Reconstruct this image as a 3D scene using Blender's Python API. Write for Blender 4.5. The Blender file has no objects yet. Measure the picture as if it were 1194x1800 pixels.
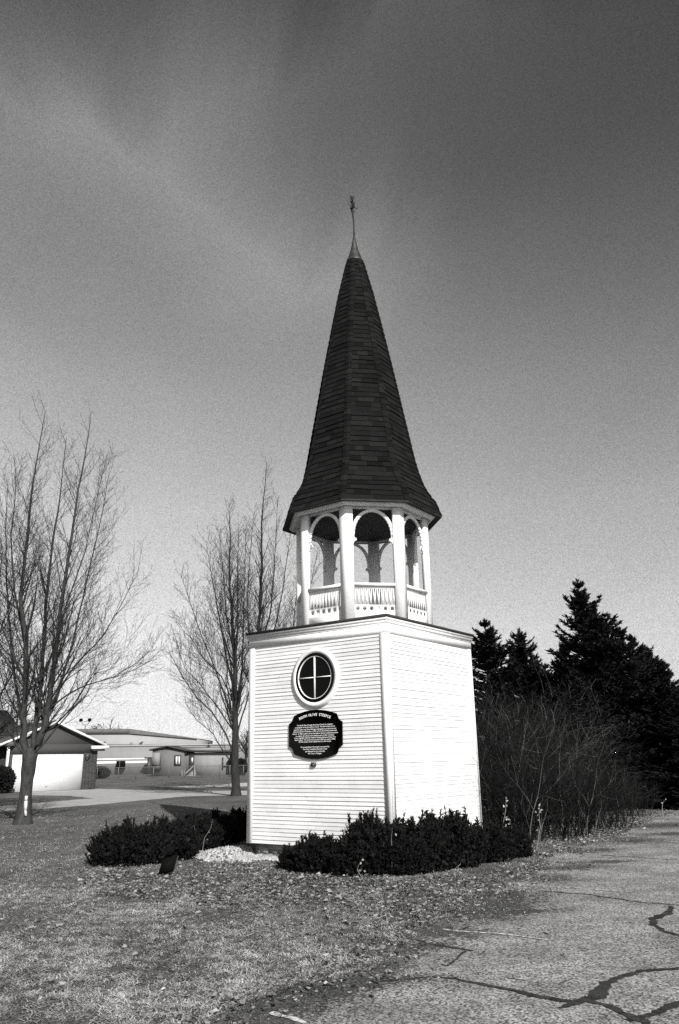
import bpy, bmesh, math, random
import numpy as np
from mathutils import Vector, Matrix, noise as mnoise
C = bpy.context.scene
col = C.collection
R_ = math.radians
EYE = 1.6
PITCH, ROLL, FPX = .3052, -.0185, 1378.4

# ---------------------------------------------------------------- camera
F = Vector((0, math.cos(PITCH), math.sin(PITCH))); RX = Vector((1, 0, 0)); UP = Vector((0, -math.sin(PITCH), math.cos(PITCH)))
RR = math.cos(ROLL) * RX + math.sin(ROLL) * UP
UU = -math.sin(ROLL) * RX + math.cos(ROLL) * UP
cd = bpy.data.cameras.new('camera'); cam = bpy.data.objects.new('camera', cd); col.objects.link(cam)
cam.matrix_world = Matrix(((RR.x, UU.x, -F.x, 0), (RR.y, UU.y, -F.y, 0), (RR.z, UU.z, -F.z, EYE), (0, 0, 0, 1)))
cd.sensor_fit = 'VERTICAL'; cd.sensor_height = 36; cd.lens = FPX / 1800 * 36
cd.clip_end = 3000
C.camera = cam
def ray(x, y): return F + RR * ((x - 597) / FPX) - UU * ((y - 900) / FPX)
def g(x, y, z=0.0):
    d = ray(x, y); t = (z - EYE) / d.z
    return Vector((d.x * t, d.y * t, z))
def at(x, y, Y):
    d = ray(x, y); t = Y / d.y
    return Vector((d.x * t, Y, EYE + d.z * t))

# ---------------------------------------------------------------- light
SUN_EL = 33
sdir = Vector((.43, -1, 0)).normalized() * math.cos(R_(SUN_EL)) + Vector((0, 0, math.sin(R_(SUN_EL))))   # towards the sun
sl = bpy.data.lights.new('sun', 'SUN'); sl.energy = 4.3; sl.angle = R_(.5); sl.color = (1, .985, .96)
so = bpy.data.objects.new('sun', sl); col.objects.link(so); so.rotation_euler = sdir.to_track_quat('Z', 'Y').to_euler(); so.location = (20, -40, 30)
W = bpy.data.worlds.new('World'); C.world = W; W.use_nodes = True
nt = W.node_tree; nt.nodes.clear(); N = nt.nodes.new; Lk = nt.links.new
sky = N('ShaderNodeTexSky'); sky.sky_type = 'NISHITA'; sky.sun_disc = False
sky.sun_elevation = R_(SUN_EL); sky.sun_rotation = math.atan2(sdir.x, sdir.y)
sky.air_density = 1.0; sky.dust_density = .6; sky.ozone_density = 1
sep = N('ShaderNodeSeparateColor'); Lk(sky.outputs[0], sep.inputs[0])      # a red filter on black and white film
tc = N('ShaderNodeTexCoord')
sx = N('ShaderNodeSeparateXYZ'); Lk(tc.outputs['Generated'], sx.inputs[0])
def mth(op, a, b=None, clamp=False):
    n = N('ShaderNodeMath'); n.operation = op; n.use_clamp = clamp
    for i, v in enumerate((a, b)):
        if v is None: continue
        if isinstance(v, (int, float)): n.inputs[i].default_value = v
        else: Lk(v, n.inputs[i])
    return n.outputs[0]
def rampn(v, stops):
    r = N('ShaderNodeValToRGB'); r.color_ramp.interpolation = 'B_SPLINE'
    e = r.color_ramp.elements
    while len(e) < len(stops): e.new(.5)
    for k, (p, c) in enumerate(stops): e[k].position = p; e[k].color = (c, c, c, 1)
    Lk(v, r.inputs[0]); return r.outputs[0]
# cirrus on a flat layer far above: direction divided by its height
den = mth('MAXIMUM', mth('ADD', sx.outputs[2], .12), .05)
px_ = mth('DIVIDE', sx.outputs[0], den); py_ = mth('DIVIDE', sx.outputs[1], den)
cb = N('ShaderNodeCombineXYZ'); Lk(px_, cb.inputs[0]); Lk(py_, cb.inputs[1])
mp = N('ShaderNodeMapping'); mp.inputs['Rotation'].default_value = (0, 0, R_(38)); mp.inputs['Scale'].default_value = (1.15, .42, 1); mp.inputs['Location'].default_value = (.7, .3, 0)
Lk(cb.outputs[0], mp.inputs[0])
n1 = N('ShaderNodeTexNoise'); n1.inputs['Scale'].default_value = 1.25; n1.inputs['Detail'].default_value = 7; n1.inputs['Roughness'].default_value = .52; n1.inputs['Distortion'].default_value = .55
Lk(mp.outputs[0], n1.inputs['Vector'])
cl = rampn(n1.outputs['Fac'], [(.36, 0), (.78, 1)])
n3 = N('ShaderNodeTexNoise'); n3.inputs['Scale'].default_value = .75; n3.inputs['Detail'].default_value = 3
Lk(cb.outputs[0], n3.inputs['Vector'])
cl2 = rampn(n3.outputs['Fac'], [(.35, 0), (.65, 1)])
# one long diagonal streak of cirrus with ragged sides, plus faint wisps
def streak(x0, y0, x1, y1, w):
    L_ = math.hypot(x1-x0, y1-y0); ux, uy = (x1-x0)/L_, (y1-y0)/L_
    dx = mth('SUBTRACT', px_, x0); dy = mth('SUBTRACT', py_, y0)
    side_ = mth('ABSOLUTE', mth('ADD', mth('ADD', mth('MULTIPLY', dx, -uy), mth('MULTIPLY', dy, ux)), mth('MULTIPLY', mth('SUBTRACT', n1.outputs['Fac'], .5), 1.1)))
    al = mth('ADD', mth('MULTIPLY', dx, ux), mth('MULTIPLY', dy, uy))
    ends = mth('MULTIPLY', mth('DIVIDE', mth('ADD', al, .25), .3, True), mth('DIVIDE', mth('SUBTRACT', L_ + .3, al), .4, True))
    return mth('MULTIPLY', mth('POWER', mth('SUBTRACT', 1.0, mth('DIVIDE', side_, w), True), 1.6), ends)
st1 = mth('MULTIPLY', streak(-.36, .80, -.015, 1.27, .40), mth('ADD', mth('MULTIPLY', cl, .6), .5))
st2 = mth('MULTIPLY', streak(-.2, .84, .22, .66, .24), mth('ADD', mth('MULTIPLY', cl, .9), .15))
cloud = mth('ADD', mth('MULTIPLY', mth('MULTIPLY', cl, mth('ADD', mth('MULTIPLY', cl2, .7), .3)), .06), mth('ADD', mth('MULTIPLY', st1, .115), mth('MULTIPLY', st2, .055)))
base = mth('MULTIPLY', sep.outputs[0], .105)
# thin winter haze: evens the sky towards the horizon, deep overhead, thicker to the west
deep = rampn(sx.outputs[2], [(0, .53), (.05, .58), (.16, .95), (.30, 1.17), (.44, 1.10), (.55, .86), (.65, .60), (.80, .36)])
for l_ in deep.node.color_ramp.elements: pass
deep.node.color_ramp.interpolation = 'LINEAR'
west = mth('SUBTRACT', 1.0, mth('MULTIPLY', mth('MULTIPLY', sx.outputs[0], sx.outputs[2]), .95))
total = mth('MULTIPLY', mth('ADD', mth('MULTIPLY', mth('MULTIPLY', base, deep), 1.2), cloud), west)
ng = N('ShaderNodeTexNoise'); ng.inputs['Scale'].default_value = 720; ng.inputs['Detail'].default_value = 2; ng.inputs['Roughness'].default_value = .7   # pixel-fine noise added over the sky to stand in for film grain
Lk(tc.outputs['Generated'], ng.inputs['Vector'])
total = mth('MULTIPLY', total, mth('ADD', 1.0, mth('MULTIPLY', mth('SUBTRACT', ng.outputs['Fac'], .5), 1.5)))
bg = N('ShaderNodeBackground'); bg.inputs['Strength'].default_value = 1.0
cc = N('ShaderNodeCombineColor')
for i in range(3): Lk(total, cc.inputs[i])
Lk(cc.outputs[0], bg.inputs['Color'])
wo = N('ShaderNodeOutputWorld'); Lk(bg.outputs[0], wo.inputs['Surface'])
C.view_settings.view_transform = 'Standard'; C.view_settings.look = 'None'; C.view_settings.exposure = .62; C.view_settings.gamma = 1
C.cycles.max_bounces = 5; C.cycles.diffuse_bounces = 3; C.cycles.transparent_max_bounces = 16
C.cycles.use_denoising = False

# ---------------------------------------------------------------- helpers
def mat(name, c, rough=.85, var=0.0, nscale=8.0, bump=0.0, bscale=60.0, tone=0.0, spec=.3, c2=None, ramp=None, detail=6, stretch=None, metal=0.0, coords='Object'):
    m = bpy.data.materials.new(name); m.use_nodes = True
    t = m.node_tree; b = t.nodes['Principled BSDF']
    b.inputs['Roughness'].default_value = rough; b.inputs['Specular IOR Level'].default_value = spec; b.inputs['Metallic'].default_value = metal
    b.inputs['Base Color'].default_value = (c, c, c, 1)
    last = None
    tcn = t.nodes.new('ShaderNodeTexCoord'); vec = tcn.outputs[coords]
    if stretch:
        mpn = t.nodes.new('ShaderNodeMapping'); mpn.inputs['Scale'].default_value = stretch; t.links.new(vec, mpn.inputs[0]); vec = mpn.outputs[0]
    if var > 0 or c2 is not None:
        n = t.nodes.new('ShaderNodeTexNoise'); n.inputs['Scale'].default_value = nscale; n.inputs['Detail'].default_value = detail; n.inputs['Roughness'].default_value = .65
        t.links.new(vec, n.inputs['Vector'])
        r = t.nodes.new('ShaderNodeValToRGB'); e = r.color_ramp.elements
        lo, hi = ramp or (.3, .7)
        a = c * (1 - var) if c2 is None else c; bb = c * (1 + var) if c2 is None else c2
        e[0].position = lo; e[1].position = hi; e[0].color = (a, a, a, 1); e[1].color = (bb, bb, bb, 1)
        t.links.new(n.outputs['Fac'], r.inputs[0]); last = r.outputs[0]
    if tone > 0:
        at_ = t.nodes.new('ShaderNodeAttribute'); at_.attribute_name = 'tone'
        mm = t.nodes.new('ShaderNodeMath'); mm.operation = 'MULTIPLY_ADD'; mm.inputs[1].default_value = tone; mm.inputs[2].default_value = 1 - tone / 2
        t.links.new(at_.outputs['Fac'], mm.inputs[0])
        mx = t.nodes.new('ShaderNodeVectorMath'); mx.operation = 'SCALE'
        if last: t.links.new(last, mx.inputs[0])
        else: mx.inputs[0].default_value = (c, c, c)
        t.links.new(mm.outputs[0], mx.inputs['Scale']); last = mx.outputs[0]
    if last: t.links.new(last, b.inputs['Base Color'])
    if bump > 0:
        n2 = t.nodes.new('ShaderNodeTexNoise'); n2.inputs['Scale'].default_value = bscale; n2.inputs['Detail'].default_value = 4
        t.links.new(vec, n2.inputs['Vector'])
        bp = t.nodes.new('ShaderNodeBump'); bp.inputs['Strength'].default_value = bump; bp.inputs['Distance'].default_value = .03 if 'bark' in name else .02
        t.links.new(n2.outputs['Fac'], bp.inputs['Height']); t.links.new(bp.outputs[0], b.inputs['Normal'])
    return m

class MB:
    def __init__(s): s.v = []; s.f = []; s.t = []
    def add(s, vs, fs, tone=.5):
        o = len(s.v); s.v.extend([tuple(p) for p in vs])
        for q in fs: s.f.append(tuple(i + o for i in q)); s.t.append(tone)
    def quad(s, a, b, c, d, tone=.5): s.add((a, b, c, d), ((0, 1, 2, 3),), tone)
    def box(s, o, u, v, w, tone=.5):       # corner, three edge vectors
        o, u, v, w = map(Vector, (o, u, v, w))
        p = [o, o+u, o+u+v, o+v, o+w, o+u+w, o+u+v+w, o+v+w]
        s.add(p, ((0,3,2,1),(4,5,6,7),(0,1,5,4),(1,2,6,5),(2,3,7,6),(3,0,4,7)), tone)
    def abox(s, x0, x1, y0, y1, z0, z1, tone=.5): s.box((x0,y0,z0), (x1-x0,0,0), (0,y1-y0,0), (0,0,z1-z0), tone)
    def prism(s, poly, z0, z1, tone=.5, inset=None):
        n = len(poly); vs = [(x, y, z0) for x, y in poly] + [(x, y, z1) for x, y in (inset or poly)]
        fs = [(i, (i+1) % n, n+(i+1) % n, n+i) for i in range(n)] + [tuple(range(n))[::-1], tuple(range(n, 2*n))]
        s.add(vs, fs, tone)
    def tube(s, pts, rad, sides=5, tone=.5, cap=False):
        pts = [Vector(p) for p in pts]; n = len(pts)
        if isinstance(rad, (int, float)): rad = [rad] * n
        vs = []
        for i, p in enumerate(pts):
            d = (pts[min(i+1, n-1)] - pts[max(i-1, 0)])
            if d.length < 1e-9: d = Vector((0, 0, 1))
            d.normalize()
            a = d.cross(Vector((.13, .31, 0.94)) if abs(d.z) < .9 else Vector((1, .1, 0))).normalized(); b = d.cross(a)
            for k in range(sides):
                an = 2*math.pi*k/sides; vs.append(p + (a*math.cos(an) + b*math.sin(an)) * rad[i])
        fs = [(i*sides+k, i*sides+(k+1) % sides, (i+1)*sides+(k+1) % sides, (i+1)*sides+k) for i in range(n-1) for k in range(sides)]
        if cap: fs += [tuple(range(sides))[::-1], tuple(range((n-1)*sides, n*sides))]
        s.add(vs, fs, tone)
    def build(s, name, m, parent=None, smooth=False, **tags):
        me = bpy.data.meshes.new(name)
        loc = parent_world(parent) if parent else Vector(tags.pop('origin', (0, 0, 0)))
        tags.pop('origin', None)
        arr = np.array(s.v, dtype=np.float32) - np.array(loc, dtype=np.float32)
        nv = len(s.v); lens = np.array([len(q) for q in s.f], dtype=np.int32); tot = int(lens.sum())
        me.vertices.add(nv); me.vertices.foreach_set('co', arr.ravel())
        me.loops.add(tot); me.loops.foreach_set('vertex_index', np.fromiter((i for q in s.f for i in q), dtype=np.int32, count=tot))
        me.polygons.add(len(lens)); me.polygons.foreach_set('loop_start', np.concatenate(([0], np.cumsum(lens)[:-1])).astype(np.int32))
        me.polygons.foreach_set('loop_total', lens)
        a = me.attributes.new('tone', 'FLOAT', 'FACE'); a.data.foreach_set('value', np.array(s.t, dtype=np.float32))
        me.update(calc_edges=True); me.validate()
        if smooth: me.polygons.foreach_set('use_smooth', [True] * len(me.polygons))
        me.materials.append(m)
        o = bpy.data.objects.new(name, me); col.objects.link(o)
        if parent: o.parent = parent
        else: o.location = loc
        for k, v in tags.items(): o[k] = v
        return o
def parent_world(p):
    l = Vector((0, 0, 0))
    while p: l += p.location; p = p.parent
    return l
def thing(name, label, cat, loc, group=None):
    o = bpy.data.objects.new(name, None); col.objects.link(o); o.location = loc; o.empty_display_size = .3
    o['label'] = label; o['category'] = cat
    if group: o['group'] = group
    return o
def dup(root, loc, rz=0, sc=1, label=None, group=None):
    r = root.copy(); col.objects.link(r); r.location = loc; r.rotation_euler = (0, 0, rz); r.scale = (sc, sc, sc) if isinstance(sc, (int, float)) else sc
    if label: r['label'] = label
    if group: r['group'] = group
    for ch in list(root.children):
        c = ch.copy(); col.objects.link(c); c.parent = r
        for d in list(ch.children):
            e = d.copy(); col.objects.link(e); e.parent = c
    return r

# ---------------------------------------------------------------- materials
M = {}
M['white'] = mat('white_paint', .66, .6, .10, 2.2, .15, 40, tone=.12, spec=.3)
M['trim'] = mat('white_trim_paint', .72, .55, .06, 5, .15, 30)
M['trim_old'] = mat('weathered_trim_paint', .62, .7, .22, 9, .3, 40, stretch=(1, 1, 6))
M['ceil'] = mat('dark_ceiling_boards', .045, .8, .3, 10)  # one dark mottled tone for the whole belfry ceiling
M['shingle'] = mat('asphalt_shingle', .0075, .95, .6, 45, .8, 220, tone=1.3, spec=.15)
M['metal_dark'] = mat('dark_metal', .04, .45, .3, 20, spec=.5)
M['capmetal'] = mat('weathered_cap_metal', .045, .55, .6, 12, .2, 30, spec=.5, metal=.6)
M['iron'] = mat('black_iron', .005, .6, .2, 30)
M['roofedge'] = mat('roof_edge', .03, .8, .5, 20)
M['black'] = mat('black_paint', .004, .8, .1, 20, spec=.05)
M['glass'] = mat('dark_glass', .004, .3, 0, spec=.08)
M['plaque'] = mat('plaque_black', .004, .9, .1, 10, spec=.03)
M['letter'] = mat('plaque_lettering', .85, .5, .04, 10)
M['brick_found'] = mat('old_brick', .20, .9, .4, 25, .5, 60, tone=.8)
M['mortar'] = mat('mortar', .35, .9, .2, 30)
M['stone'] = mat('white_stone', .35, .85, .2, 30, .3, 60, tone=.7)
M['bark'] = mat('grey_bark', .042, .95, .55, 14, 1.0, 40, stretch=(1, 1, .25), spec=.1)
M['bark_far'] = mat('dark_bark', .028, .95, .5, 12, 1.0, 40, stretch=(1, 1, .25), spec=.1)
M['twig'] = mat('dark_twig', .028, .95, .3, 6, tone=.6, spec=.1)
M['wood_scar'] = mat('bare_wood', .55, .8, .2, 20)
M['spruce'] = mat('spruce_needles', .013, .9, .5, 4, tone=1.2, spec=.08)
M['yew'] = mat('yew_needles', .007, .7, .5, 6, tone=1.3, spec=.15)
M['brush'] = mat('brush_twigs', .0095, .9, .7, 1.2, tone=1.4, spec=.1)
M['brush_light'] = mat('pale_brush_stems', .07, .9, .8, 1.8, tone=1.6, spec=.1)
M['weed'] = mat('dry_weed', .26, .9, .3, 12, tone=.8)
M['leaf'] = mat('dead_leaf', .17, .8, .4, 12, tone=1.5, spec=.25)
M['blade'] = mat('dead_grass_blade', .275, .85, .35, .9, tone=1.5, spec=.15)
M['brick'] = mat('dark_brick', .05, .9, .3, 30, .3, 40, tone=.6)
M['door_white'] = mat('garage_door_paint', .74, .6, .04, 2)
M['roof_dark'] = mat('dark_roof', .05, .9, .3, 8, tone=.5)
M['metal_light'] = mat('pale_metal_siding', .19, .7, .08, 1.0, stretch=(1, 1, .3))
M['metal_light2'] = mat('lighter_metal_roof', .26, .7, .06, .6)
M['fascia'] = mat('dark_fascia', .09, .8, .3, 2)
M['trailer'] = mat('grey_siding', .20, .8, .12, 2, tone=.3)
M['trailer_dark'] = mat('shaded_siding', .12, .8, .12, 2)  # darker copy of the grey siding, shade put into its colour
M['fence'] = mat('galvanised_fence', .10, .6, .2, 6, spec=.4)
M['curtain'] = mat('pale_curtain', .6, .9, .2, 3)

# ---------------------------------------------------------------- ground
def node_ground():
    m = bpy.data.materials.new('dead_lawn'); m.use_nodes = True; t = m.node_tree; n = t.nodes.new; l = t.links.new
    b = t.nodes['Principled BSDF']; b.inputs['Roughness'].default_value = .95; b.inputs['Specular IOR Level'].default_value = .1
    tcn = n('ShaderNodeTexCoord')
    def noise(s, d, r=.6, st=None):
        q = n('ShaderNodeTexNoise'); q.inputs['Scale'].default_value = s; q.inputs['Detail'].default_value = d; q.inputs['Roughness'].default_value = r
        if st:
            mpn = n('ShaderNodeMapping'); mpn.inputs['Scale'].default_value = st; l(tcn.outputs['Object'], mpn.inputs[0]); l(mpn.outputs[0], q.inputs['Vector'])
        else: l(tcn.outputs['Object'], q.inputs['Vector'])
        return q.outputs['Fac']
    def rmp(v, a, b_, c0, c1):
        r = n('ShaderNodeValToRGB'); e = r.color_ramp.elements; e[0].position = a; e[1].position = b_
        e[0].color = (c0,)*3 + (1,); e[1].color = (c1,)*3 + (1,); l(v, r.inputs[0]); return r.outputs[0]
    fine = rmp(noise(34, 6, .75), .42, .62, .018, .27)
    big = rmp(noise(.35, 5, .6, (1, .6, 1)), .32, .68, .62, 1.2)
    mid = rmp(noise(3.2, 5, .7), .3, .7, .65, 1.25)
    a = n('ShaderNodeVectorMath'); a.operation = 'MULTIPLY'; l(fine, a.inputs[0]); l(big, a.inputs[1])
    c = n('ShaderNodeVectorMath'); c.operation = 'MULTIPLY'; l(a.outputs[0], c.inputs[0]); l(mid, c.inputs[1])
    l(c.outputs[0], b.inputs['Base Color'])
    bp = n('ShaderNodeBump'); bp.inputs['Strength'].default_value = .9; bp.inputs['Distance'].default_value = .04
    l(noise(26, 5, .7), bp.inputs['Height']); l(bp.outputs[0], b.inputs['Normal'])
    return m
M['lawn'] = node_ground()
b = MB()
xs = [-900, -120, -40, -20, 20, 40, 120, 900]; ys = [-60, 0, 10, 20, 40, 60, 120, 300, 1500]
for i in range(len(xs)-1):
    for j in range(len(ys)-1): b.quad((xs[i], ys[j], 0), (xs[i+1], ys[j], 0), (xs[i+1], ys[j+1], 0), (xs[i], ys[j+1], 0))
b.build('ground', M['lawn'], kind='structure')

def jag(pts, step, amp, seed, z):
    rnd = random.Random(seed); out = []
    n = len(pts)
    for i in range(n):
        a, c = Vector(pts[i][:2]), Vector(pts[(i+1) % n][:2]); L = (c-a).length; k = max(1, int(min(L/step, 120)))
        d = (c-a).normalized() if L > 0 else Vector((1, 0)); nn = Vector((-d.y, d.x))
        for q in range(k):
            p = a + (c-a)*q/k
            o = amp * (mnoise.noise(Vector((p.x*1.7, p.y*1.7, seed))) * 1.4 + mnoise.noise(Vector((p.x*7, p.y*7, seed))) * .8 + (rnd.random()-.5)*.5)
            out.append((p.x + nn.x*o, p.y + nn.y*o, z))
    return out
def sheet(name, pts, m, **tags):
    me = bpy.data.meshes.new(name); bm = bmesh.new()
    f = bm.faces.new([bm.verts.new(p) for p in pts])
    if f.calc_area() and f.normal.z < 0: f.normal_flip()
    bmesh.ops.triangulate(bm, faces=[f], ngon_method='EAR_CLIP'); bmesh.ops.recalc_face_normals(bm, faces=bm.faces)
    for q in bm.faces:
        if q.normal.z < 0: q.normal_flip()
    bm.to_mesh(me); bm.free(); me.materials.append(m)
    o = bpy.data.objects.new(name, me); col.objects.link(o)
    for k, v in tags.items(): o[k] = v
    return o
def node_asphalt():
    m = bpy.data.materials.new('old_asphalt'); m.use_nodes = True; t = m.node_tree; n = t.nodes.new; l = t.links.new
    b = t.nodes['Principled BSDF']; b.inputs['Roughness'].default_value = .9; b.inputs['Specular IOR Level'].default_value = .2
    tcn = n('ShaderNodeTexCoord')
    def noise(s, d, r=.6, st=None):
        q = n('ShaderNodeTexNoise'); q.inputs['Scale'].default_value = s; q.inputs['Detail'].default_value = d; q.inputs['Roughness'].default_value = r
        if st:
            mpn = n('ShaderNodeMapping'); mpn.inputs['Scale'].default_value = st; mpn.inputs['Rotation'].default_value = (0, 0, .3); l(tcn.outputs['Object'], mpn.inputs[0]); l(mpn.outputs[0], q.inputs['Vector'])
        else: l(tcn.outputs['Object'], q.inputs['Vector'])
        return q.outputs['Fac']
    def rmp(v, a, b_, c0, c1):
        r = n('ShaderNodeValToRGB'); e = r.color_ramp.elements; e[0].position = a; e[1].position = b_
        e[0].color = (c0,)*3 + (1,); e[1].color = (c1,)*3 + (1,); l(v, r.inputs[0]); return r.outputs[0]
    vo = n('ShaderNodeTexVoronoi'); vo.inputs['Scale'].default_value = 70; l(tcn.outputs['Object'], vo.inputs['Vector'])
    wn = n('ShaderNodeRGBToBW'); l(vo.outputs['Color'], wn.inputs[0])
    fine = rmp(wn.outputs[0], .2, .8, .06, .385)
    f2 = rmp(noise(90, 3, .7), .35, .65, .7, 1.3)
    big = rmp(noise(.9, 6, .65, (1, 1.6, 1)), .33, .62, .62, 1.12)
    st = rmp(noise(4.5, 5, .7), .3, .6, .78, 1.08)
    a = n('ShaderNodeVectorMath'); a.operation = 'MULTIPLY'; l(fine, a.inputs[0]); l(big, a.inputs[1])
    c = n('ShaderNodeVectorMath'); c.operation = 'MULTIPLY'; l(a.outputs[0], c.inputs[0]); l(st, c.inputs[1])
    d = n('ShaderNodeVectorMath'); d.operation = 'MULTIPLY'; l(c.outputs[0], d.inputs[0]); l(f2, d.inputs[1])
    l(d.outputs[0], b.inputs['Base Color'])
    bp = n('ShaderNodeBump'); bp.inputs['Strength'].default_value = .6; bp.inputs['Distance'].default_value = .006
    l(wn.outputs[0], bp.inputs['Height']); l(bp.outputs[0], b.inputs['Normal'])
    return m
M['asphalt'] = node_asphalt()
M['tar'] = mat('crack_tar', .024, .8, .9, 70, .8, 90, tone=1.2)
M['soil'] = mat('dark_ground', .022, .95, .6, 22, .8, 60)
M['stripe'] = mat('worn_white_paint', .17, .8, nscale=26, c2=.62, ramp=(.42, .6))
M['concrete'] = mat('driveway_concrete', .32, .9, .18, 1.2, .3, 80)
M['pale'] = mat('pale_gravel_road', .40, .9, .2, 3, .3, 80)

EDGE = [(330, 1860), (395, 1800), (455, 1762), (540, 1738), (610, 1716), (648, 1700), (660, 1680), (700, 1655), (760, 1628), (830, 1590), (905, 1556), (945, 1535), (975, 1505), (1030, 1487), (1080, 1474), (1120, 1452), (1160, 1436), (1194, 1426), (1260, 1418)]
eg = [g(x, y) for x, y in EDGE]
asph = [(p.x, p.y) for p in eg] + [(40, 60), (90, 60), (90, -30), (-6, -30), (-4, 0)]
pts = jag(asph, .07, .07, 3, .006)
sheet('asphalt_lot', pts, M['asphalt'], kind='structure')

def ribbon(name, px, wid, m, z, seed, rag=.25, **tags):
    rnd = random.Random(seed); P = [g(x, y) for x, y in px]
    fine = []
    for i in range(len(P)-1):
        k = max(2, int((P[i+1]-P[i]).length / .035))
        for q in range(k): fine.append((P[i].lerp(P[i+1], q/k), wid[i] + (wid[i+1]-wid[i])*q/k))
    fine.append((P[-1], wid[-1]))
    b = MB(); prev = None
    for i, (p, w) in enumerate(fine):
        d = (fine[min(i+3, len(fine)-1)][0] - fine[max(i-3, 0)][0]).normalized(); nn = Vector((-d.y, d.x, 0))
        off = mnoise.noise(Vector((p.x*4, p.y*4, seed)))*.035 + mnoise.noise(Vector((p.x*15, p.y*15, seed)))*.020
        w *= .8
        wl = w * (.5 + (rnd.random()-.5)*rag + .35*mnoise.noise(Vector((p.x*9, p.y*9, seed+5)))); wr = w * (.5 + (rnd.random()-.5)*rag + .35*mnoise.noise(Vector((p.x*9, p.y*9, seed+9))))
        a = p + nn*(off+wl); c = p + nn*(off-wr); a.z = c.z = z
        if prev: b.quad(prev[0], prev[1], c, a, rnd.random())
        prev = (a, c)
    return b.build(name, m, kind='structure', **tags)
ribbon('crack_sealant', [(640, 1728), (690, 1724), (760, 1720), (800, 1721), (835, 1729), (890, 1742), (950, 1754), (1005, 1762)], [.01, .03, .03, .05, .06, .06, .07, .09], M['tar'], .0105, 1)
ribbon('crack_sealant', [(985, 1775), (1015, 1765), (1050, 1750), (1062, 1735), (1090, 1720), (1130, 1708), (1194, 1704), (1240, 1703)], [.03, .10, .13, .10, .09, .07, .07, .06], M['tar'], .0106, 2)
ribbon('crack_sealant', [(1040, 1762), (1070, 1770), (1110, 1790), (1135, 1800), (1150, 1815)], [.08, .07, .08, .1, .1], M['tar'], .0107, 3)
ribbon('crack_sealant', [(1105, 1797), (1140, 1788), (1194, 1768), (1240, 1750)], [.08, .08, .08, .08], M['tar'], .0108, 4)
ribbon('crack_sealant', [(950, 1567), (985, 1570), (1040, 1574), (1090, 1582), (1130, 1588), (1194, 1592), (1230, 1592)], [.05, .05, .035, .04, .03, .04, .04], M['tar'], .0105, 5)
ribbon('crack_sealant', [(1178, 1594), (1176, 1606), (1150, 1616), (1148, 1626), (1168, 1638), (1194, 1646), (1220, 1652)], [.04, .09, .12, .08, .07, .07, .07], M['tar'], .0105, 6)
ribbon('crack_sealant', [(690, 1645), (730, 1654), (765, 1663), (800, 1668), (832, 1673)], [.01, .03, .05, .06, .05], M['tar'], .0105, 7)
ribbon('crack_sealant', [(818, 1674), (800, 1688), (786, 1700)], [.03, .02, .03], M['tar'], .0106, 8, )
ribbon('crack_sealant', [(880, 1718), (900, 1722), (940, 1730), (985, 1732), (1020, 1722)], [.006, .014, .008, .012, .006], M['tar'], .0105, 9)
ribbon('crack_sealant', [(1060, 1504), (1110, 1507), (1194, 1513), (1240, 1515)], [.05, .03, .03, .03], M['tar'], .0105, 10)
ribbon('parking_stripe', [(778, 1636), (840, 1641), (900, 1646), (962, 1654)], [.05, .055, .05, .035], M['stripe'], .0125, 12, .5)
ribbon('parking_stripe', [(945, 1559), (1000, 1562), (1060, 1567), (1110, 1569)], [.05, .05, .045, .03], M['stripe'], .0125, 13, .5)
ribbon('parking_stripe', [(478, 1782), (505, 1791), (540, 1803)], [.05, .07, .05], M['stripe'], .0125, 14, .5)
def dark_patch_mat():  # mottled dark patches with ragged, see-through edges
    m = bpy.data.materials.new('ragged_dark_patch'); m.use_nodes = True; t = m.node_tree; n = t.nodes.new; l = t.links.new
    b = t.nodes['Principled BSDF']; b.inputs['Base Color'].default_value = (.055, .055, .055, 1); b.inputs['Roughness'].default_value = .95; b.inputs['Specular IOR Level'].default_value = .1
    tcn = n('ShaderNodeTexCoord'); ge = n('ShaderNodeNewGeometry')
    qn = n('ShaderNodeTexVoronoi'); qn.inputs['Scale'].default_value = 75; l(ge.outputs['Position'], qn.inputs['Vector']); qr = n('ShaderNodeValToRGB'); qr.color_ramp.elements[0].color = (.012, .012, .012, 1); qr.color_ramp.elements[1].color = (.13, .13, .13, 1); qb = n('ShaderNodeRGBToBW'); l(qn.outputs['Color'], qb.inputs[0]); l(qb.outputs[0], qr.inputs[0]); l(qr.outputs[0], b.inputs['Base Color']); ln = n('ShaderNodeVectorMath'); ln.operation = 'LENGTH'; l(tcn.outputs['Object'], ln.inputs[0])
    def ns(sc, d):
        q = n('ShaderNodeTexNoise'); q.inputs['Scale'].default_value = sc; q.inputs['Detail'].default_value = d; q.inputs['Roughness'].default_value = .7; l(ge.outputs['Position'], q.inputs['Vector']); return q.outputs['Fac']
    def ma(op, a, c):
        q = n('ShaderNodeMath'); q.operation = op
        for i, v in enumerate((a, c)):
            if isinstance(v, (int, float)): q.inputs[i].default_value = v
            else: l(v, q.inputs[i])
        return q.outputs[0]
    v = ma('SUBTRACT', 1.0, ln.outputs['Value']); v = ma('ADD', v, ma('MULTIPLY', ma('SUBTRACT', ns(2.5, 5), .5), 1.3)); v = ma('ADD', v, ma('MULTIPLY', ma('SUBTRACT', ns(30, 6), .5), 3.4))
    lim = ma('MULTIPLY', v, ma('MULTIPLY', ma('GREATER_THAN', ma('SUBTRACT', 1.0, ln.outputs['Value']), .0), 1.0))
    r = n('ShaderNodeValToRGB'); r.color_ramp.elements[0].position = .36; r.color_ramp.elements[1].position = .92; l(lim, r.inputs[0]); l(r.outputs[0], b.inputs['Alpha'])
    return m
M['dark_patch'] = dark_patch_mat()
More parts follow.
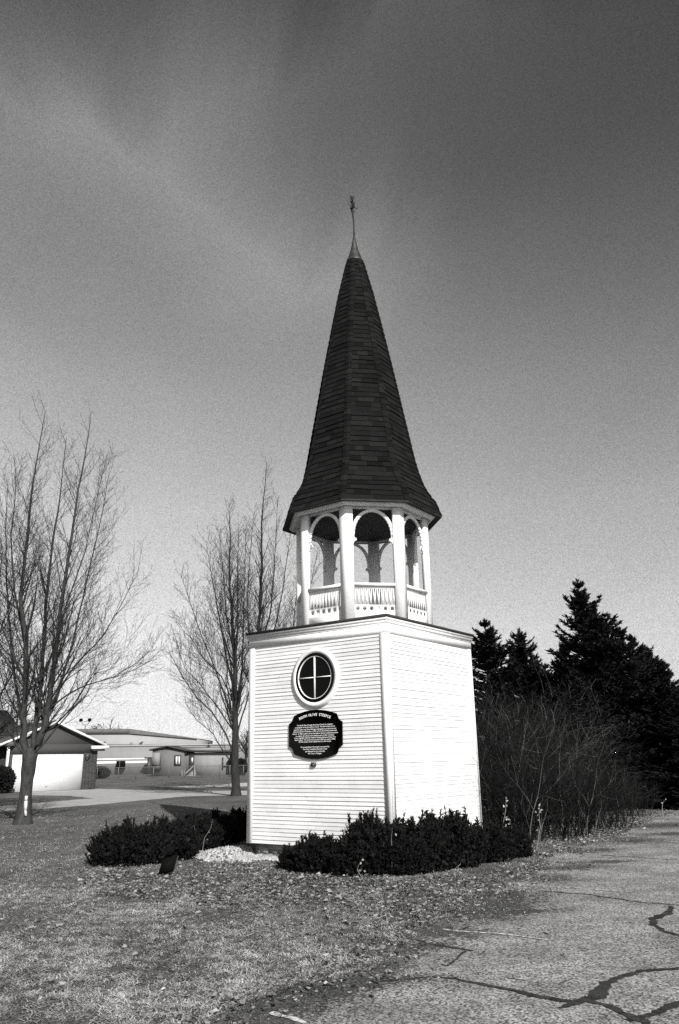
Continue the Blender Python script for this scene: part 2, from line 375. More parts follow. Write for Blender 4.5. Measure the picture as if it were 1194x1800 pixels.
def dark_patch(px, py, rx, ry, rot=0.0, k=[0]):
    k[0] += 1; c = g(px, py); bm = bmesh.new(); bmesh.ops.create_circle(bm, cap_ends=True, radius=1.0, segments=32); me = bpy.data.meshes.new('dark_ground_patch'); bm.to_mesh(me); bm.free(); me.materials.append(M['dark_patch'])
    o = bpy.data.objects.new('dark_ground_patch', me); col.objects.link(o); o.location = (c.x, c.y, .0080 + .00012*k[0]); o.scale = (rx*1.15, ry*1.9, 1); o.rotation_euler = (0, 0, rot); o['kind'] = 'structure'
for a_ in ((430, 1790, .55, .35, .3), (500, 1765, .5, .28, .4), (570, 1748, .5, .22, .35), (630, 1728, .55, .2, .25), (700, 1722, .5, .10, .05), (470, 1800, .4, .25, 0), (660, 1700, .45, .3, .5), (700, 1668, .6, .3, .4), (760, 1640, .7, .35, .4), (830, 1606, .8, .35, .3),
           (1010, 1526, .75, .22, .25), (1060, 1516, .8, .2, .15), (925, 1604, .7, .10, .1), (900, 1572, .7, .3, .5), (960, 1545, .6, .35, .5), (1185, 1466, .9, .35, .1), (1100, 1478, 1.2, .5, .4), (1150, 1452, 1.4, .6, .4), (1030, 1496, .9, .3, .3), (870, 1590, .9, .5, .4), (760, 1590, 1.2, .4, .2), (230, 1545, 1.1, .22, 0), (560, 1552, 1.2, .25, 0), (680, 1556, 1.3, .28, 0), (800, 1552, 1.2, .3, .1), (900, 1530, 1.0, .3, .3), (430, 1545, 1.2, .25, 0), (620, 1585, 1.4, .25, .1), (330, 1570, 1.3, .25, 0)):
    dark_patch(*a_)

def flat(name, px, m, z, step=.4, amp=.1, seed=1):
    P = [g(x, y) for x, y in px]
    return sheet(name, jag([(p.x, p.y) for p in P], step, amp, seed, z), M[m], kind='structure')
flat('driveway', [(52, 1391), (140, 1387.5), (172, 1386.6), (240, 1388), (330, 1390), (445, 1390), (520, 1391), (520, 1396), (440, 1397.5), (330, 1400), (262, 1406), (190, 1413), (90, 1421), (0, 1427), (-60, 1431), (-60, 1422), (0, 1417), (90, 1409.5), (165, 1403.5), (120, 1399), (55, 1398)], 'concrete', .006, amp=.12)
flat('road', [(296, 1383.6), (330, 1381.5), (390, 1379), (440, 1375.5), (520, 1372), (520, 1379), (440, 1382), (350, 1384.5)], 'pale', .006, amp=.25, seed=2)

# ---------------------------------------------------------------- the steeple
YAW = .628; BW = 3.034
K = Vector((.735, 13.203, 0))                       # near corner
LV = Vector((-math.cos(YAW), math.sin(YAW), 0)); RV = Vector((math.sin(YAW), math.cos(YAW), 0))
NL = Vector((-math.sin(YAW), -math.cos(YAW), 0)); NR = Vector((math.cos(YAW), -math.sin(YAW), 0))
CT = K + (LV + RV) * BW / 2
Z0, ZF, ZT = .218, 3.63, 3.757
steeple = thing('church_steeple', 'white clapboard church steeple with arched belfry and dark shingled spire standing on the ground', 'steeple', (CT.x, CT.y, 0))
rnd = random.Random(5)
corners = [K, K + RV*BW, K + RV*BW + LV*BW, K + LV*BW]
sides = [(K, LV, NL), (K, RV, NR), (K + LV*BW, RV, -NR), (K + RV*BW, LV, -NL)]
Zv = Vector((0, 0, 1))
# foundation
b = MB(); fi = .09
nc = 3; hC = .235/nc
for (o, u, n) in sides:
    for r in range(nc):
        x = fi + (0 if r % 2 else .1) - .1
        while x < BW - fi:
            x0 = max(x, fi); x1 = min(x + .195, BW - fi)
            if x1 - x0 > .02:
                b.box(o + u*x0 - n*fi + Zv*(r*hC - .02), u*(x1-x0), -n*.1, Zv*(hC-.012), rnd.random())
            x += .205
b.build('foundation', M['brick_found'], steeple)
b = MB(); q = fi + .004
b.prism([((CT + (s1*LV + s2*RV)*(BW/2 - q)).x, (CT + (s1*LV + s2*RV)*(BW/2 - q)).y) for s1, s2 in ((-1,-1),(1,-1),(1,1),(-1,1))], -.05, .216)
b.build('mortar', M['mortar'], steeple)
# core and clapboards
b = MB()
b.prism([((CT + (s1*LV + s2*RV)*(BW/2 - .02)).x, (CT + (s1*LV + s2*RV)*(BW/2 - .02)).y) for s1, s2 in ((-1,-1),(1,-1),(1,1),(-1,1))], Z0 + .004, 3.86)
NCO = 52; ex = (ZF - Z0) / NCO; LAP = .0135
CB = .10
for (o, u, n) in sides:
    for i in range(NCO):
        z0 = Z0 + i*ex; x = CB - .02 if True else 0
        while x < BW - CB:
            ln = rnd.uniform(.9, 2.6); x1 = min(BW - CB + .02, x + ln)
            if BW - CB - x1 < .3: x1 = BW - CB + .02
            dz = rnd.uniform(-.0022, .0022); lp = LAP + rnd.uniform(-.003, .003); t = rnd.random()
            a = o + u*x + Zv*(z0+dz); c = o + u*x1 + Zv*(z0+dz*.4)
            b.quad(a + n*lp, c + n*lp, c + n*.001 + Zv*(ex+.004), a + n*.001 + Zv*(ex+.004), t)
            b.quad(a - n*.01, c - n*.01, c + n*lp, a + n*lp, t)
            b.quad(a + n*lp, a + n*.001 + Zv*(ex+.004), a - n*.01, a - n*.01, t) if False else None
            x = x1
siding = b.build('siding', M['white'], steeple)
b = MB()
for (c, u, n, u2, n2) in ((K, LV, NL, RV, NR), (K + LV*BW, -LV, NL, RV, -NR), (K + RV*BW, LV, -NL, -RV, NR), (K + (LV+RV)*BW, -LV, -NL, -RV, -NR)):
    e = .026
    bb = MB()
    bb.box(c + n2*e + Zv*(Z0-.002), u*(CB+e), n*e, Zv*(ZF-Z0-.001))
    bb.box(c + Zv*(Z0-.002), u2*CB, n2*e, Zv*(ZF-Z0-.001))
    bb.build('corner_board', M['trim'], steeple)
# frieze board, crown moulding, roof edge (square rings)
def ring(bb, z0, z1, p0, p1, tone=.5):
    poly = lambda p: [((CT + (s1*LV + s2*RV)*(BW/2 + p)).x, (CT + (s1*LV + s2*RV)*(BW/2 + p)).y) for s1, s2 in ((-1,-1),(1,-1),(1,1),(-1,1))]
    bb.prism(poly(p0), z0, z1, tone, poly(p1))
bb = MB(); ring(bb, ZF, ZT, .032, .032); bb.build('frieze_board', M['trim'], steeple)
bb = MB(); ring(bb, ZT+.001, ZT+.018, .036, .038); ring(bb, ZT+.018, ZT+.075, .038, .058); ring(bb, ZT+.075, ZT+.078, .058, .066); ring(bb, ZT+.078, ZT+.12, .066, .070)
bb.build('crown_moulding', M['trim_old'], steeple)
bb = MB(); ring(bb, ZT+.121, ZT+.165, .080, .088); ring(bb, ZT+.165, ZT+.215, .084, -.6)
bb.build('box_roof', M['roofedge'], steeple)
ZR = ZT + .20
# round window on the left wall
wc = None
def on_left(px, py):            # pixel -> point on the left wall plane
    d = ray(px, py); o = Vector((0, 0, EYE)); t = (K - o).dot(NL) / d.dot(NL)
    return o + d*t
wcen = on_left(556.0, 1191.0)
def disc_ring(bb, c, u, n, r0, r1, d0, d1, sg=48, tone=.5, inner=True, outer=True):
    vs = []; 
    for k in range(sg):
        a = 2*math.pi*k/sg; e = u*math.cos(a) + Zv*math.sin(a)
        vs += [c + e*r0 + n*d0, c + e*r1 + n*d0, c + e*r1 + n*d1, c + e*r0 + n*d1]
    fs = []
    for k in range(sg):
        i = k*4; j = ((k+1) % sg)*4
        fs += [(i+3, i+2, j+2, j+3)]
        if outer: fs += [(i+1, j+1, j+2, i+2)]
        if inner: fs += [(i, i+3, j+3, j)]
    bb.add(vs, fs, tone)
U = -LV
win = MB(); disc_ring(win, wcen, U, NL, .430, .508, 0, .050); disc_ring(win, wcen, U, NL, .50, .520, 0, .038)
wobj = win.build('round_window', M['trim'], steeple, smooth=False)
f2 = MB(); disc_ring(f2, wcen, U, NL, .372,   .4295, .018, .046, inner=False); f2.build('frame', M['black'], wobj)
f3 = MB(); disc_ring(f3, wcen, U, NL, .362, .3715, .018, .056, outer=False); f3.build('inner_frame', M['trim'], wobj)
gl = MB(); vs = [wcen + NL*.032] + [wcen + NL*.032 + (U*math.cos(a*math.pi/24) + Zv*math.sin(a*math.pi/24))*.371 for a in range(48)]
gl.add(vs, [(0, i+1, (i+1) % 48 + 1) for i in range(48)]); gl.build('pane', M['glass'], wobj)
mu = MB(); mu.box(wcen - U*.013 - Zv*.36 + NL*.033, U*.026, NL*.024, Zv*.72); mu.build('muntin', M['trim'], wobj)
mu = MB(); mu.box(wcen - U*.36 - Zv*.008 + NL*.0331, U*.346, NL*.022, Zv*.016); mu.box(wcen + U*.014 - Zv*.008 + NL*.0331, U*.346, NL*.022, Zv*.016); mu.build('muntin', M['trim'], wobj)

# ---- belfry: regular octagon set square with the box
RC = 1.365; RE = 1.245
def vdir(k): # vertex k direction; k=0 lies between the left normal and the diagonal
    base = math.atan2(NL.y, NL.x) + math.pi/8
    a = base + k*math.pi/4
    return Vector((math.cos(a), math.sin(a), 0))
AX = Vector((.425, 15.30, 0))
ZP = 6.135       # post top / soffit
c8 = math.cos(math.pi/8); s8 = math.sin(math.pi/8)
for k in range(8):
    v = vdir(k); V = AX + v*RC
    tl = (AX + vdir(k-1)*RC - V).normalized(); tr = (AX + vdir(k+1)*RC - V).normalized()
    w = .14; th = .10
    nl = Vector((tl.y, -tl.x, 0)); nl = nl if nl.dot(v) > 0 else -nl
    nr = Vector((tr.y, -tr.x, 0)); nr = nr if nr.dot(v) > 0 else -nr
    outer = [V + tl*w, V, V + tr*w]
    inn = [V + tr*w - nr*th, V - v*th/c8, V + tl*w - nl*th]
    poly = [(p.x, p.y) for p in outer + inn]
    bb = MB(); bb.prism(poly, ZR - .03, ZP); bb.build('belfry_post', M['trim'], steeple)
def arch_pts(hw, rise, n=14):
    return [(hw*math.cos(math.pi*i/n), rise*math.sin(math.pi*i/n)**.92 if 0 < i < n else 0.0) for i in range(n+1)]
for k in range(8):
    A = AX + vdir(k)*RC; B = AX + vdir(k+1)*RC
    mid = (A+B)/2; u = (B-A).normalized(); n = (mid - AX).normalized(); side = (B-A).length
    hw = side/2 - .14           # half opening
    # arch bracket: band with pendants and open corners
    zs = 5.565; aw = hw - .035; rise = ZP - .045 - zs - .055
    bb = MB(); th = .038; nn = 20; dep = .045
    for i in range(nn):
        a0 = math.pi*i/nn; a1 = math.pi*(i+1)/nn
        def P(a, out):
            x = (aw + (.07 if out else 0))*math.cos(a); z = zs + (rise + (.055 if out else 0))*max(math.sin(a), 0)**.97
            x = max(-hw - .002, min(hw + .002, x))
            return x, z
        q4 = [P(a0, 0), P(a0, 1), P(a1, 1), P(a1, 0)]
        fr = [mid + u*x + Zv*z - n*dep for x, z in q4]; bk = [p - n*th for p in fr]
        bb.add(fr + bk, ((0,1,2,3),(7,6,5,4),(0,3,7,4),(1,5,6,2),(0,4,5,1),(2,6,7,3)))
    for sg in (-1, 1):           # pendant: shoulder, ball and a curl back to the post
        pr = [(hw+.002, zs+.02), (aw, zs), (aw, zs-.035), (aw-.03, zs-.045), (aw-.042, zs-.07), (aw-.03, zs-.095), (aw+.005, zs-.105), (aw+.012, zs-.13), (hw+.002, zs-.175)]
        fr = [mid + u*(sg*x) + Zv*z - n*dep for x, z in pr]; bk = [p - n*th for p in fr]; m_ = len(pr)
        bb.add(fr + bk, [tuple(range(m_)), tuple(range(m_, 2*m_))[::-1]] + [(i, (i+1) % m_, m_+(i+1) % m_, m_+i) for i in range(m_)])
    bb.build('arch_bracket', M['trim'], steeple)
    hb = MB(); hb.box(mid - u*hw + Zv*(ZP-.045) - n*(dep+th), u*(2*hw), n*(th+.012), Zv*.045); hb.build('header', M['trim_old'], steeple)
    # balustrade
    zb0, zb1 = ZR - .04, 4.655
    bal = MB()
    bal.box(mid - u*hw + Zv*(zb1-.045) - n*.075, u*(2*hw), n*.075, Zv*.05)
    bo = bal.build('balustrade', M['trim'], steeple)
    sw = MB(); pitch = .0735; zt = zb1 - .046; zh0 = 4.15; zh1 = 4.235; d0 = .052; t0 = .022
    z_lo = zh1 + .03
    def plate(x0, x1, xb0, xb1, za, zb_):   # slanted plate: bottom x0..x1 at za, top xb0..xb1 at zb_
        fr = [mid + u*x0 + Zv*za - n*d0, mid + u*x1 + Zv*za - n*d0, mid + u*xb1 + Zv*zb_ - n*d0, mid + u*xb0 + Zv*zb_ - n*d0]; bk = [p - n*t0 for p in fr]
        sw.add(fr + bk, ((0,1,2,3),(7,6,5,4),(0,3,7,4),(1,5,6,2),(0,4,5,1),(2,6,7,3)))
    nb = int(2*hw/pitch) + 1; xs0 = -pitch*nb/2
    # top fretted band, slanting splats, bottom pierced board
    plate(-hw, hw, -hw, hw, zt-.05, zt)
    for i in range(nb+1):
        xc = xs0 + i*pitch
        for sg in (-1, 1):
            a, c = xc + sg*.016, xc + sg*(pitch/2 - .002)
            lo = a if True else c
            x0, x1 = sorted((c-.008, c+.008)); y0, y1 = sorted((a-.008, a+.008))
            # top end leans towards the splat centre, foot spreads outwards
            if y0 < -hw or y1 > hw or x0 < -hw or x1 > hw: continue
            plate(x0, x1, y0, y1, z_lo, zt-.05)
    def holed(xc, hwid, za, zb_, zc, r):
        sgm = 16; ci = []; sq = []
        for q in range(sgm):
            a = 2*math.pi*(q+.5)/sgm; ca, sa = math.cos(a), math.sin(a)
            ci.append((xc + r*ca, zc + r*sa))
            t = min(hwid/abs(ca) if abs(ca) > 1e-6 else 9, ((zb_-zc) if sa > 0 else (zc-za))/abs(sa))
            sq.append([xc + t*ca, zc + t*sa])
        corn = [(xc+hwid, zb_), (xc-hwid, zb_), (xc-hwid, za), (xc+hwid, za)]
        for cx_, cz_ in corn:                       # pull the nearest boundary vertex onto the corner
            j = min(range(sgm), key=lambda q: (sq[q][0]-cx_)**2 + (sq[q][1]-cz_)**2); sq[j] = [cx_, cz_]
        pts2 = ci + [tuple(p) for p in sq]
        fr = [mid + u*x + Zv*z - n*d0 for x, z in pts2]; bk = [p - n*t0 for p in fr]
        fs = []
        for q in range(sgm):
            w_ = (q+1) % sgm
            fs += [(q, w_, sgm+w_, sgm+q), (2*sgm+sgm+q, 2*sgm+sgm+w_, 2*sgm+w_, 2*sgm+q), (q, 2*sgm+q, 2*sgm+w_, w_)]
        sw.add(fr + bk, fs)
    ncell = 6; cwid = 2*hw/ncell
    for i in range(ncell):
        xc = -hw + cwid*(i+.5)
        holed(xc, cwid/2, zh0-.035, z_lo, (zh0+zh1)/2+.003, .034)
    plate(-hw, hw, -hw, hw, zb0, zh0-.035)
    sw.build('fretwork', M['trim'], bo)
# ceiling and eaves
def oct_poly(r): return [((AX + vdir(k)*r).x, (AX + vdir(k)*r).y) for k in range(8)]
bb = MB(); bb.prism(oct_poly(RC-.10), ZP-.02, ZP+.03); bb.build('ceiling', M['ceil'], steeple)
bb = MB()
def oring(bb, r0, r1, z0, z1, tone=.5):  # sloped octagonal skirt between two radii
    a = [AX + vdir(k)*r0 + Zv*z0 for k in range(8)]; c = [AX + vdir(k)*r1 + Zv*z1 for k in range(8)]
    for k in range(8): j = (k+1) % 8; bb.quad(a[k], a[j], c[j], c[k], tone)
for (r0, r1, z0, z1) in ((RC-.12, RE+.18, ZP+.001, ZP+.001), (RE+.18, RE+.185, ZP+.001, ZP-.02), (RE+.185, RE+.215, ZP-.02, ZP-.018), (RE+.215, RE+.235, ZP-.018, ZP+.012), (RE+.235, RE+.26, ZP+.012, ZP+.014), (RE+.26, RE+.262, ZP+.014, ZP+.033), (RE+.262, RE+.30, ZP+.033, ZP+.034)):
    oring(bb, r0, r1, z0, z1)
bb.build('eaves_soffit', M['trim'], steeple)
# spire
prof_px = [(905, 270), (892, 250), (880, 229), (862, 212), (840, 197), (815, 184), (780, 170), (720, 145), (655, 118.5), (580, 86), (520, 59), (460, 27)]
prof = []
for y, w_ in prof_px:
    P = at(628, y, AX.y); d = (P - Vector((0, 0, EYE))).dot(F)
    prof.append((P.z, w_/2/FPX*d/.955))
ZE = ZP + .036; prof[0] = (ZE, prof[0][1])
prof = [prof[0]] + [(z if z > ZE + .05 else ZE + .05 + .05*i, r) for i, (z, r) in enumerate(prof[1:])]
LEAN = Vector((.025, 0, 0))
def prof_r(z):
    for i in range(len(prof)-1):
        if prof[i][0] <= z <= prof[i+1][0]:
            f = (z-prof[i][0])/(prof[i+1][0]-prof[i][0]); return prof[i][1]*(1-f) + prof[i+1][1]*f
    return prof[-1][1] if z > prof[-1][0] else prof[0][1]
ZTOP = prof[-1][0]
def SP(k, z, dr=0):
    return AX + LEAN*((z-ZE)/(ZTOP-ZE)) + vdir(k)*(prof_r(z)+dr) + Zv*z
spm = MB()
rows = 54; slant = [(ZE + (ZTOP-ZE)*i/rows) for i in range(rows+1)]
for k in range(8):
    for i in range(rows):
        z0, z1 = slant[i], min(slant[i+1]+.02, ZTOP)
        lift = .017 + rnd.uniform(-.005, .012)
        L0, R0 = SP(k, z0, lift), SP(k+1, z0, lift); L1, R1 = SP(k, z1, .001), SP(k+1, z1, .001)
        Li, Ri = SP(k, z0, -.01), SP(k+1, z0, -.01)
        wid = (R0-L0).length; x = -rnd.uniform(0, .25); rowt = rnd.uniform(-.12, .12)
        while x < wid:
            x1 = x + rnd.choice((.16, .22, .33, .33)); a, c = max(x, 0)/wid, min(x1, wid)/wid
            if c - a > .002:
                dz = Zv*rnd.uniform(-.012, .004); t = min(1, max(0, rnd.gauss(.5, .27) + rowt))
                p0, p1 = L0.lerp(R0, a)+dz, L0.lerp(R0, c)+dz; q0, q1 = L1.lerp(R1, a), L1.lerp(R1, c)
                spm.quad(p0, p1, q1, q0, t); i0, i1 = Li.lerp(Ri, a)+dz, Li.lerp(Ri, c)+dz
                spm.quad(i0, i1, p1, p0, t*.3); spm.quad(p0, q0, i0, i0, t) if False else None
            x = x1
spire = spm.build('spire', M['shingle'], steeple)
hip = MB()           # bent ridge shingles over every hip
for k in range(8):
    z = ZE + .01
    while z < ZTOP - .12:
        z1 = z + .17; lift = .028
        vd = vdir(k); a, c = SP(k, z, lift), SP(k, z1, .014)
        hl = (SP(k-1, z) - SP(k, z)).normalized(); hr = (SP(k+1, z) - SP(k, z)).normalized(); w_ = min(.075, prof_r(z)*.22)
        t = min(1, max(0, rnd.gauss(.5, .28))); dn = -vd*.0
        hip.quad(a, a + hl*w_ + vd*.004, c + hl*w_*.95 + vd*.002, c, t); hip.quad(a + hr*w_ + vd*.004, a, c, c + hr*w_*.95 + vd*.002, t)
        hip.quad(a - vd*.03, a + hl*w_ - vd*.02, a + hl*w_ + vd*.004, a, t*.2); hip.quad(a + hr*w_ - vd*.02, a - vd*.03, a, a + hr*w_ + vd*.004, t*.2)
        z = z1 - .03
hip.build('hip_shingles', M['shingle'], spire)
un = MB(); oring(un, prof[0][1]+.012, prof[0][1]+.015, ZE-.022, ZE+.004); oring(un, RE+.28, prof[0][1]+.012, ZE-.006, ZE-.022); un.build('drip_edge', M['roofedge'], spire)
TP = AX + LEAN
capm = MB(); zc = at(622, 418, AX.y).z
rr = prof[-1][1]
for (za, ra, zb_, rb) in ((ZTOP-.03, rr+.022, ZTOP-.005, rr+.024), (ZTOP-.005, rr+.010, ZTOP+.30, rr*.50), (ZTOP+.30, rr*.50, zc+.03, .022)):
    vs = []
    for (z, r) in ((za, ra), (zb_, rb)):
        vs += [TP + vdir(k)*r + Zv*z for k in range(8)]
    capm.add(vs, [(k, (k+1) % 8, 8+(k+1) % 8, 8+k) for k in range(8)])
capm.build('spire_cap', M['capmetal'], steeple)
fin = MB(); zt_ = at(621, 343, AX.y).z
H = zt_ - zc
pth = [TP + Vector((0, 0, zc)), TP + Vector((.004, 0, zc+H*.2)), TP + Vector((-.002, 0, zc+H*.45)), TP + Vector((-.02, 0, zc+H*.62)), TP + Vector((-.012, 0, zc+H*.8)), TP + Vector((-.005, 0, zc+H*.97))]
fin.tube(pth, [.02, .017, .019, .023, .02, .008], 6, cap=True)
fo = fin.build('finial', M['iron'], steeple)
orn = MB(); rf = random.Random(8)
for q in range(26):                                # wrought leaves and curls wound round the rod
    z = zc + H*(.60 + .36*rf.random()); a = rf.random()*6.28; rad = (.035 + .05*rf.random()) * (1.2 if z < zc+H*.85 else .9)
    c0 = TP + Vector((-.012, 0, z)); e = Vector((math.cos(a), math.sin(a), 0))
    orn.tube([c0, c0 + e*rad*.6 + Zv*.02, c0 + e*rad + Zv*(.035 + .03*rf.random()), c0 + e*rad*.8 + Zv*.075], [.013, .014, .011, .003], 4)
for sx_, h_ in ((-.09, .10), (-.045, .13), (.05, .14), (.02, .16)):
    c0 = TP + Vector((-.008, 0, zc+H*.86)); orn.tube([c0, c0 + Vector((sx_*.6, 0, h_*.5)), c0 + Vector((sx_, .01, h_))], [.012, .009, .003], 4)
c0 = TP + Vector((-.01, 0, zc+H*.70)); orn.tube([c0, c0 + Vector((-.06, 0, .06)), c0 + Vector((-.12, 0, .14))], [.013, .01, .004], 4)
orn.tube([c0, c0 + Vector((.05, 0, .0)), c0 + Vector((.10, 0, -.03)), c0 + Vector((.12, 0, 0))], [.013, .012, .014, .004], 4)
orn.build('scrollwork', M['iron'], fo)

# ---- plaque
pc = on_left(556.3, 1290.5)
e1 = on_left(510, 1292); e2 = on_left(603, 1288); PW = (e2 - e1).dot(U)/2
PH = (on_left(556, 1247.5).z - on_left(556, 1333.5).z)/2
prof2 = []
def arc3(c, r, a0, a1, n): return [(c[0] + r*math.cos(R_(a0 + (a1-a0)*i/n)), c[1] + r*math.sin(R_(a0 + (a1-a0)*i/n))) for i in range(n+1)]
# quarter outline in unit half sizes (x right, z up)
quart = [(1.0, 0.0), (1.0, .47), (.945, .50), (.895, .545), (.86, .605), (.835, .68), (.82, .75), (.79, .80)]
for i in range(1, 13):
    x = .79*(1 - i/12); quart.append((x, 1 - .20*(x/.79)**2))
full = quart + [(-x, z) for x, z in quart[:-1][::-1]] 
full = full + [(x, -z) for x, z in full[::-1] if abs(z) > 1e-6]
cl_ = []
for p in full:
    if not cl_ or (abs(p[0]-cl_[-1][0]) + abs(p[1]-cl_[-1][1])) > 1e-4: cl_.append(p)
pb = MB(); no = NL
fr = [pc + U*(x*PW) + Zv*(z*PH) + no*.045 for x, z in cl_]; bk = [p - no*.026 for p in fr]; m_ = len(cl_)
pb.add(fr + bk, [tuple(range(m_)), tuple(range(m_, 2*m_))[::-1]] + [(i, (i+1) % m_, m_+(i+1) % m_, m_+i) for i in range(m_)])
plq = pb.build('plaque', M['plaque'], label='black shaped plaque with white lettering on the clapboards under the round window', category='plaque', origin=tuple(pc))
TM = Matrix(((U.x, 0, no.x, 0), (U.y, 0, no.y, 0), (0, 1, 0, 0), (0, 0, 0, 1)))
def text_mesh(s, size, x, z, rot=0.0, width=None, bold=0.0):
    cu = bpy.data.curves.new('lettering', 'FONT'); cu.body = s; cu.size = size; cu.align_x = 'CENTER'; cu.align_y = 'CENTER'; cu.extrude = .0006; cu.resolution_u = 2; cu.offset = bold
    o = bpy.data.objects.new('lettering', cu); col.objects.link(o)
    bpy.context.view_layer.update()
    me = bpy.data.meshes.new_from_object(o.evaluated_get(bpy.context.evaluated_depsgraph_get()))
    wx = max(v.co.x for v in me.vertices) - min(v.co.x for v in me.vertices)
    bpy.data.objects.remove(o); bpy.data.curves.remove(cu)
    k = (width/wx) if width else 1
    me.transform(TM @ Matrix.Translation((x, z, .0467)) @ Matrix.Rotation(rot, 4, 'Z') @ Matrix.Diagonal((k, 1, 1, 1)))
    return me
lines = [('The South Olive Christian Reformed Church is a daughter', .345, 1.46), ('congregation of the Noordeloos church.  The Noordeloos church', .26, 1.62), ('and three other local West Michigan congregations seceded from the', .165, 1.72), ('Reformed Church of America in 1857 to form the Christian Reformed', .08, 1.74),
 ('Church.  In 1885 members of the Noordeloos church received permission', -.01, 1.84), ('to organize this church in the southern part of Olive Township.', -.10, 1.56), ('It was originally called the Holland Christian Reformed Church at', -.185, 1.66), ('New Holland.  The church was erected in 1887 and razed in 2000.', -.27, 1.64), ('All that remains of the original church is this steeple.', -.35, 1.32),
 ('The preservation of the steeple is sponsored by', -.57, 1.16), ('The Olive Township Historical Society', -.66, .98), ('and dedicated to the community', -.75, .80), ('MC Corp., Michigan', -.84, .54)]
ms = []
for s, z, w_ in lines: ms.append(text_mesh(s, .033, 0, z*PH*.98 + .04*PH, 0, w_*PW*.93))
T1 = 'SOUTH OLIVE STEEPLE'; Rr_ = 1.0
for i, ch in enumerate(T1):
    if ch == ' ': continue
    a = (i - (len(T1)-1)/2) * .0375 / Rr_ * 1.0
    ms.append(text_mesh(ch, .060, Rr_*math.sin(a)*1.0, PH*.80 - Rr_*(1-math.cos(a)), -a, bold=.0012))
bm = bmesh.new()
for me in ms: bm.from_mesh(me)
me = bpy.data.meshes.new('lettering'); bm.to_mesh(me); bm.free(); me.materials.clear(); me.materials.append(M['letter'])
for p_ in me.polygons: p_.material_index = 0
lo = bpy.data.objects.new('lettering', me); col.objects.link(lo); lo.parent = plq
# small dark outlet plate
oc = on_left(553.2, 1343.5)
ob = MB(); ob.box(oc - U*.045 - Zv*.033 + no*.012, U*.09, no*.035, Zv*.066)
op = ob.build('outlet_box', M['metal_dark'], label='small dark outlet box on the clapboards below the plaque', category='outlet box', origin=tuple(oc))
o2 = MB(); o2.box(oc - U*.02 - Zv*.02 + no*.048, U*.04, no*.006, Zv*.024); o2.build('cover_flap', M['fence'], op)

# ---------------------------------------------------------------- bare trees
def norm(v): return v.normalized() if v.length > 1e-9 else Vector((0, 0, 1))
def branch(mb_big, mb_tw, p, d, L, r, lev, rnd, up, maxlev, dens, wob=.075, rmin=.004, thr=.022):
    seg = max(3, int(L / (.35 if lev == 0 else .28))) ; seg = min(seg, 9)
    pts = [p.copy()]; rads = [r]; dd = d.copy(); q = p.copy()
    for i in range(seg):
        dd = norm(dd + Vector((rnd.gauss(0, wob), rnd.gauss(0, wob), rnd.gauss(0, wob) + up)))
        q = q + dd * (L/seg); pts.append(q.copy()); rads.append(max(rmin*.6, r*(1 - .85*(i+1)/seg)))
    (mb_big if r > thr else mb_tw).tube(pts, rads, 6 if r > .06 else (4 if r > .02 else 3), rnd.random())
    if lev < maxlev:
        n = max(2, int(L*dens[lev] * rnd.uniform(.8, 1.2)))
        for i in range(n):
            f = (i + rnd.random())/n * .85 + .12
            k = min(int(f*seg), seg-1); pp = pts[k].lerp(pts[k+1], f*seg-k); td = norm(pts[k+1]-pts[k])
            side = norm(td.cross(Vector((rnd.gauss(0, 1), rnd.gauss(0, 1), rnd.gauss(0, 1)))))
            an = rnd.uniform(.45, .85)
            nd = norm(td*math.cos(an) + side*math.sin(an))
            nl = L * rnd.uniform(.30, .55) * (1.15 - f*.55); nr = max(rmin, rads[k]*rnd.uniform(.4, .6))
            branch(mb_big, mb_tw, pp, nd, nl, nr, lev+1, rnd, up*.9, maxlev, dens, wob, rmin, thr)
def stem_tree(name, label, group, base, stems, seed, lat=2.2, latlen=(.9, 2.6), up=.11, maxlev=2, dens=(2.2, 3.4), rmin=.004, bark='bark', lat_from=.12, ang=(.5, .9), scar=None):
    """stems: lists of (point, radius) centrelines"""
    t = thing(name, label, 'tree', base, group); rnd = random.Random(seed)
    big = MB(); tw = MB()
    for si, (st, lf, lm) in enumerate(stems):
        P = [p for p, r in st]; Rd = [r for p, r in st]
        # resample with a little wander
        pts = []; rr = []
        for i in range(len(P)-1):
            k = max(2, int((P[i+1]-P[i]).length/.45))
            for q in range(k):
                w = P[i].lerp(P[i+1], q/k); a = Rd[i]*(1-q/k)+Rd[i+1]*q/k
                j = min(.035, a*.3)*(0 if a > .13 else 1)
                pts.append(w + Vector((rnd.gauss(0, j), rnd.gauss(0, j), 0))); rr.append(a * rnd.uniform(.94, 1.06))
        pts.append(P[-1]); rr.append(Rd[-1])
        big.tube(pts, rr, 10 if Rd[0] > .12 else 6, .5)
        tot = sum((pts[i+1]-pts[i]).length for i in range(len(pts)-1)); n = int(tot*lat*lm)
        for i in range(n):
            f = lf + (1-lf)*(i+rnd.random())/n; x = f*(len(pts)-1); k = min(int(x), len(pts)-2); pp = pts[k].lerp(pts[k+1], x-k)
            td = norm(pts[k+1]-pts[k]); az = rnd.random()*6.283
            side = norm(Vector((math.cos(az), math.sin(az), 0)) - td*td.dot(Vector((math.cos(az), math.sin(az), 0))))
            an = rnd.uniform(*ang); nd = norm(td*math.cos(an)+side*math.sin(an))
            g_ = (f-lf)/(1-lf)
            L = (latlen[1]*(1-g_) + latlen[0]*g_) * rnd.uniform(.55, 1.1)
            branch(big, tw, pp, nd, L, max(rmin*1.6, rr[k]*rnd.uniform(.22, .42)), 0, rnd, up, maxlev, dens, rmin=rmin, thr=max(.022, rmin*2))
    big.build('trunk', M[bark], t, smooth=True); tw.build('crown', M['twig'], t)
    return t
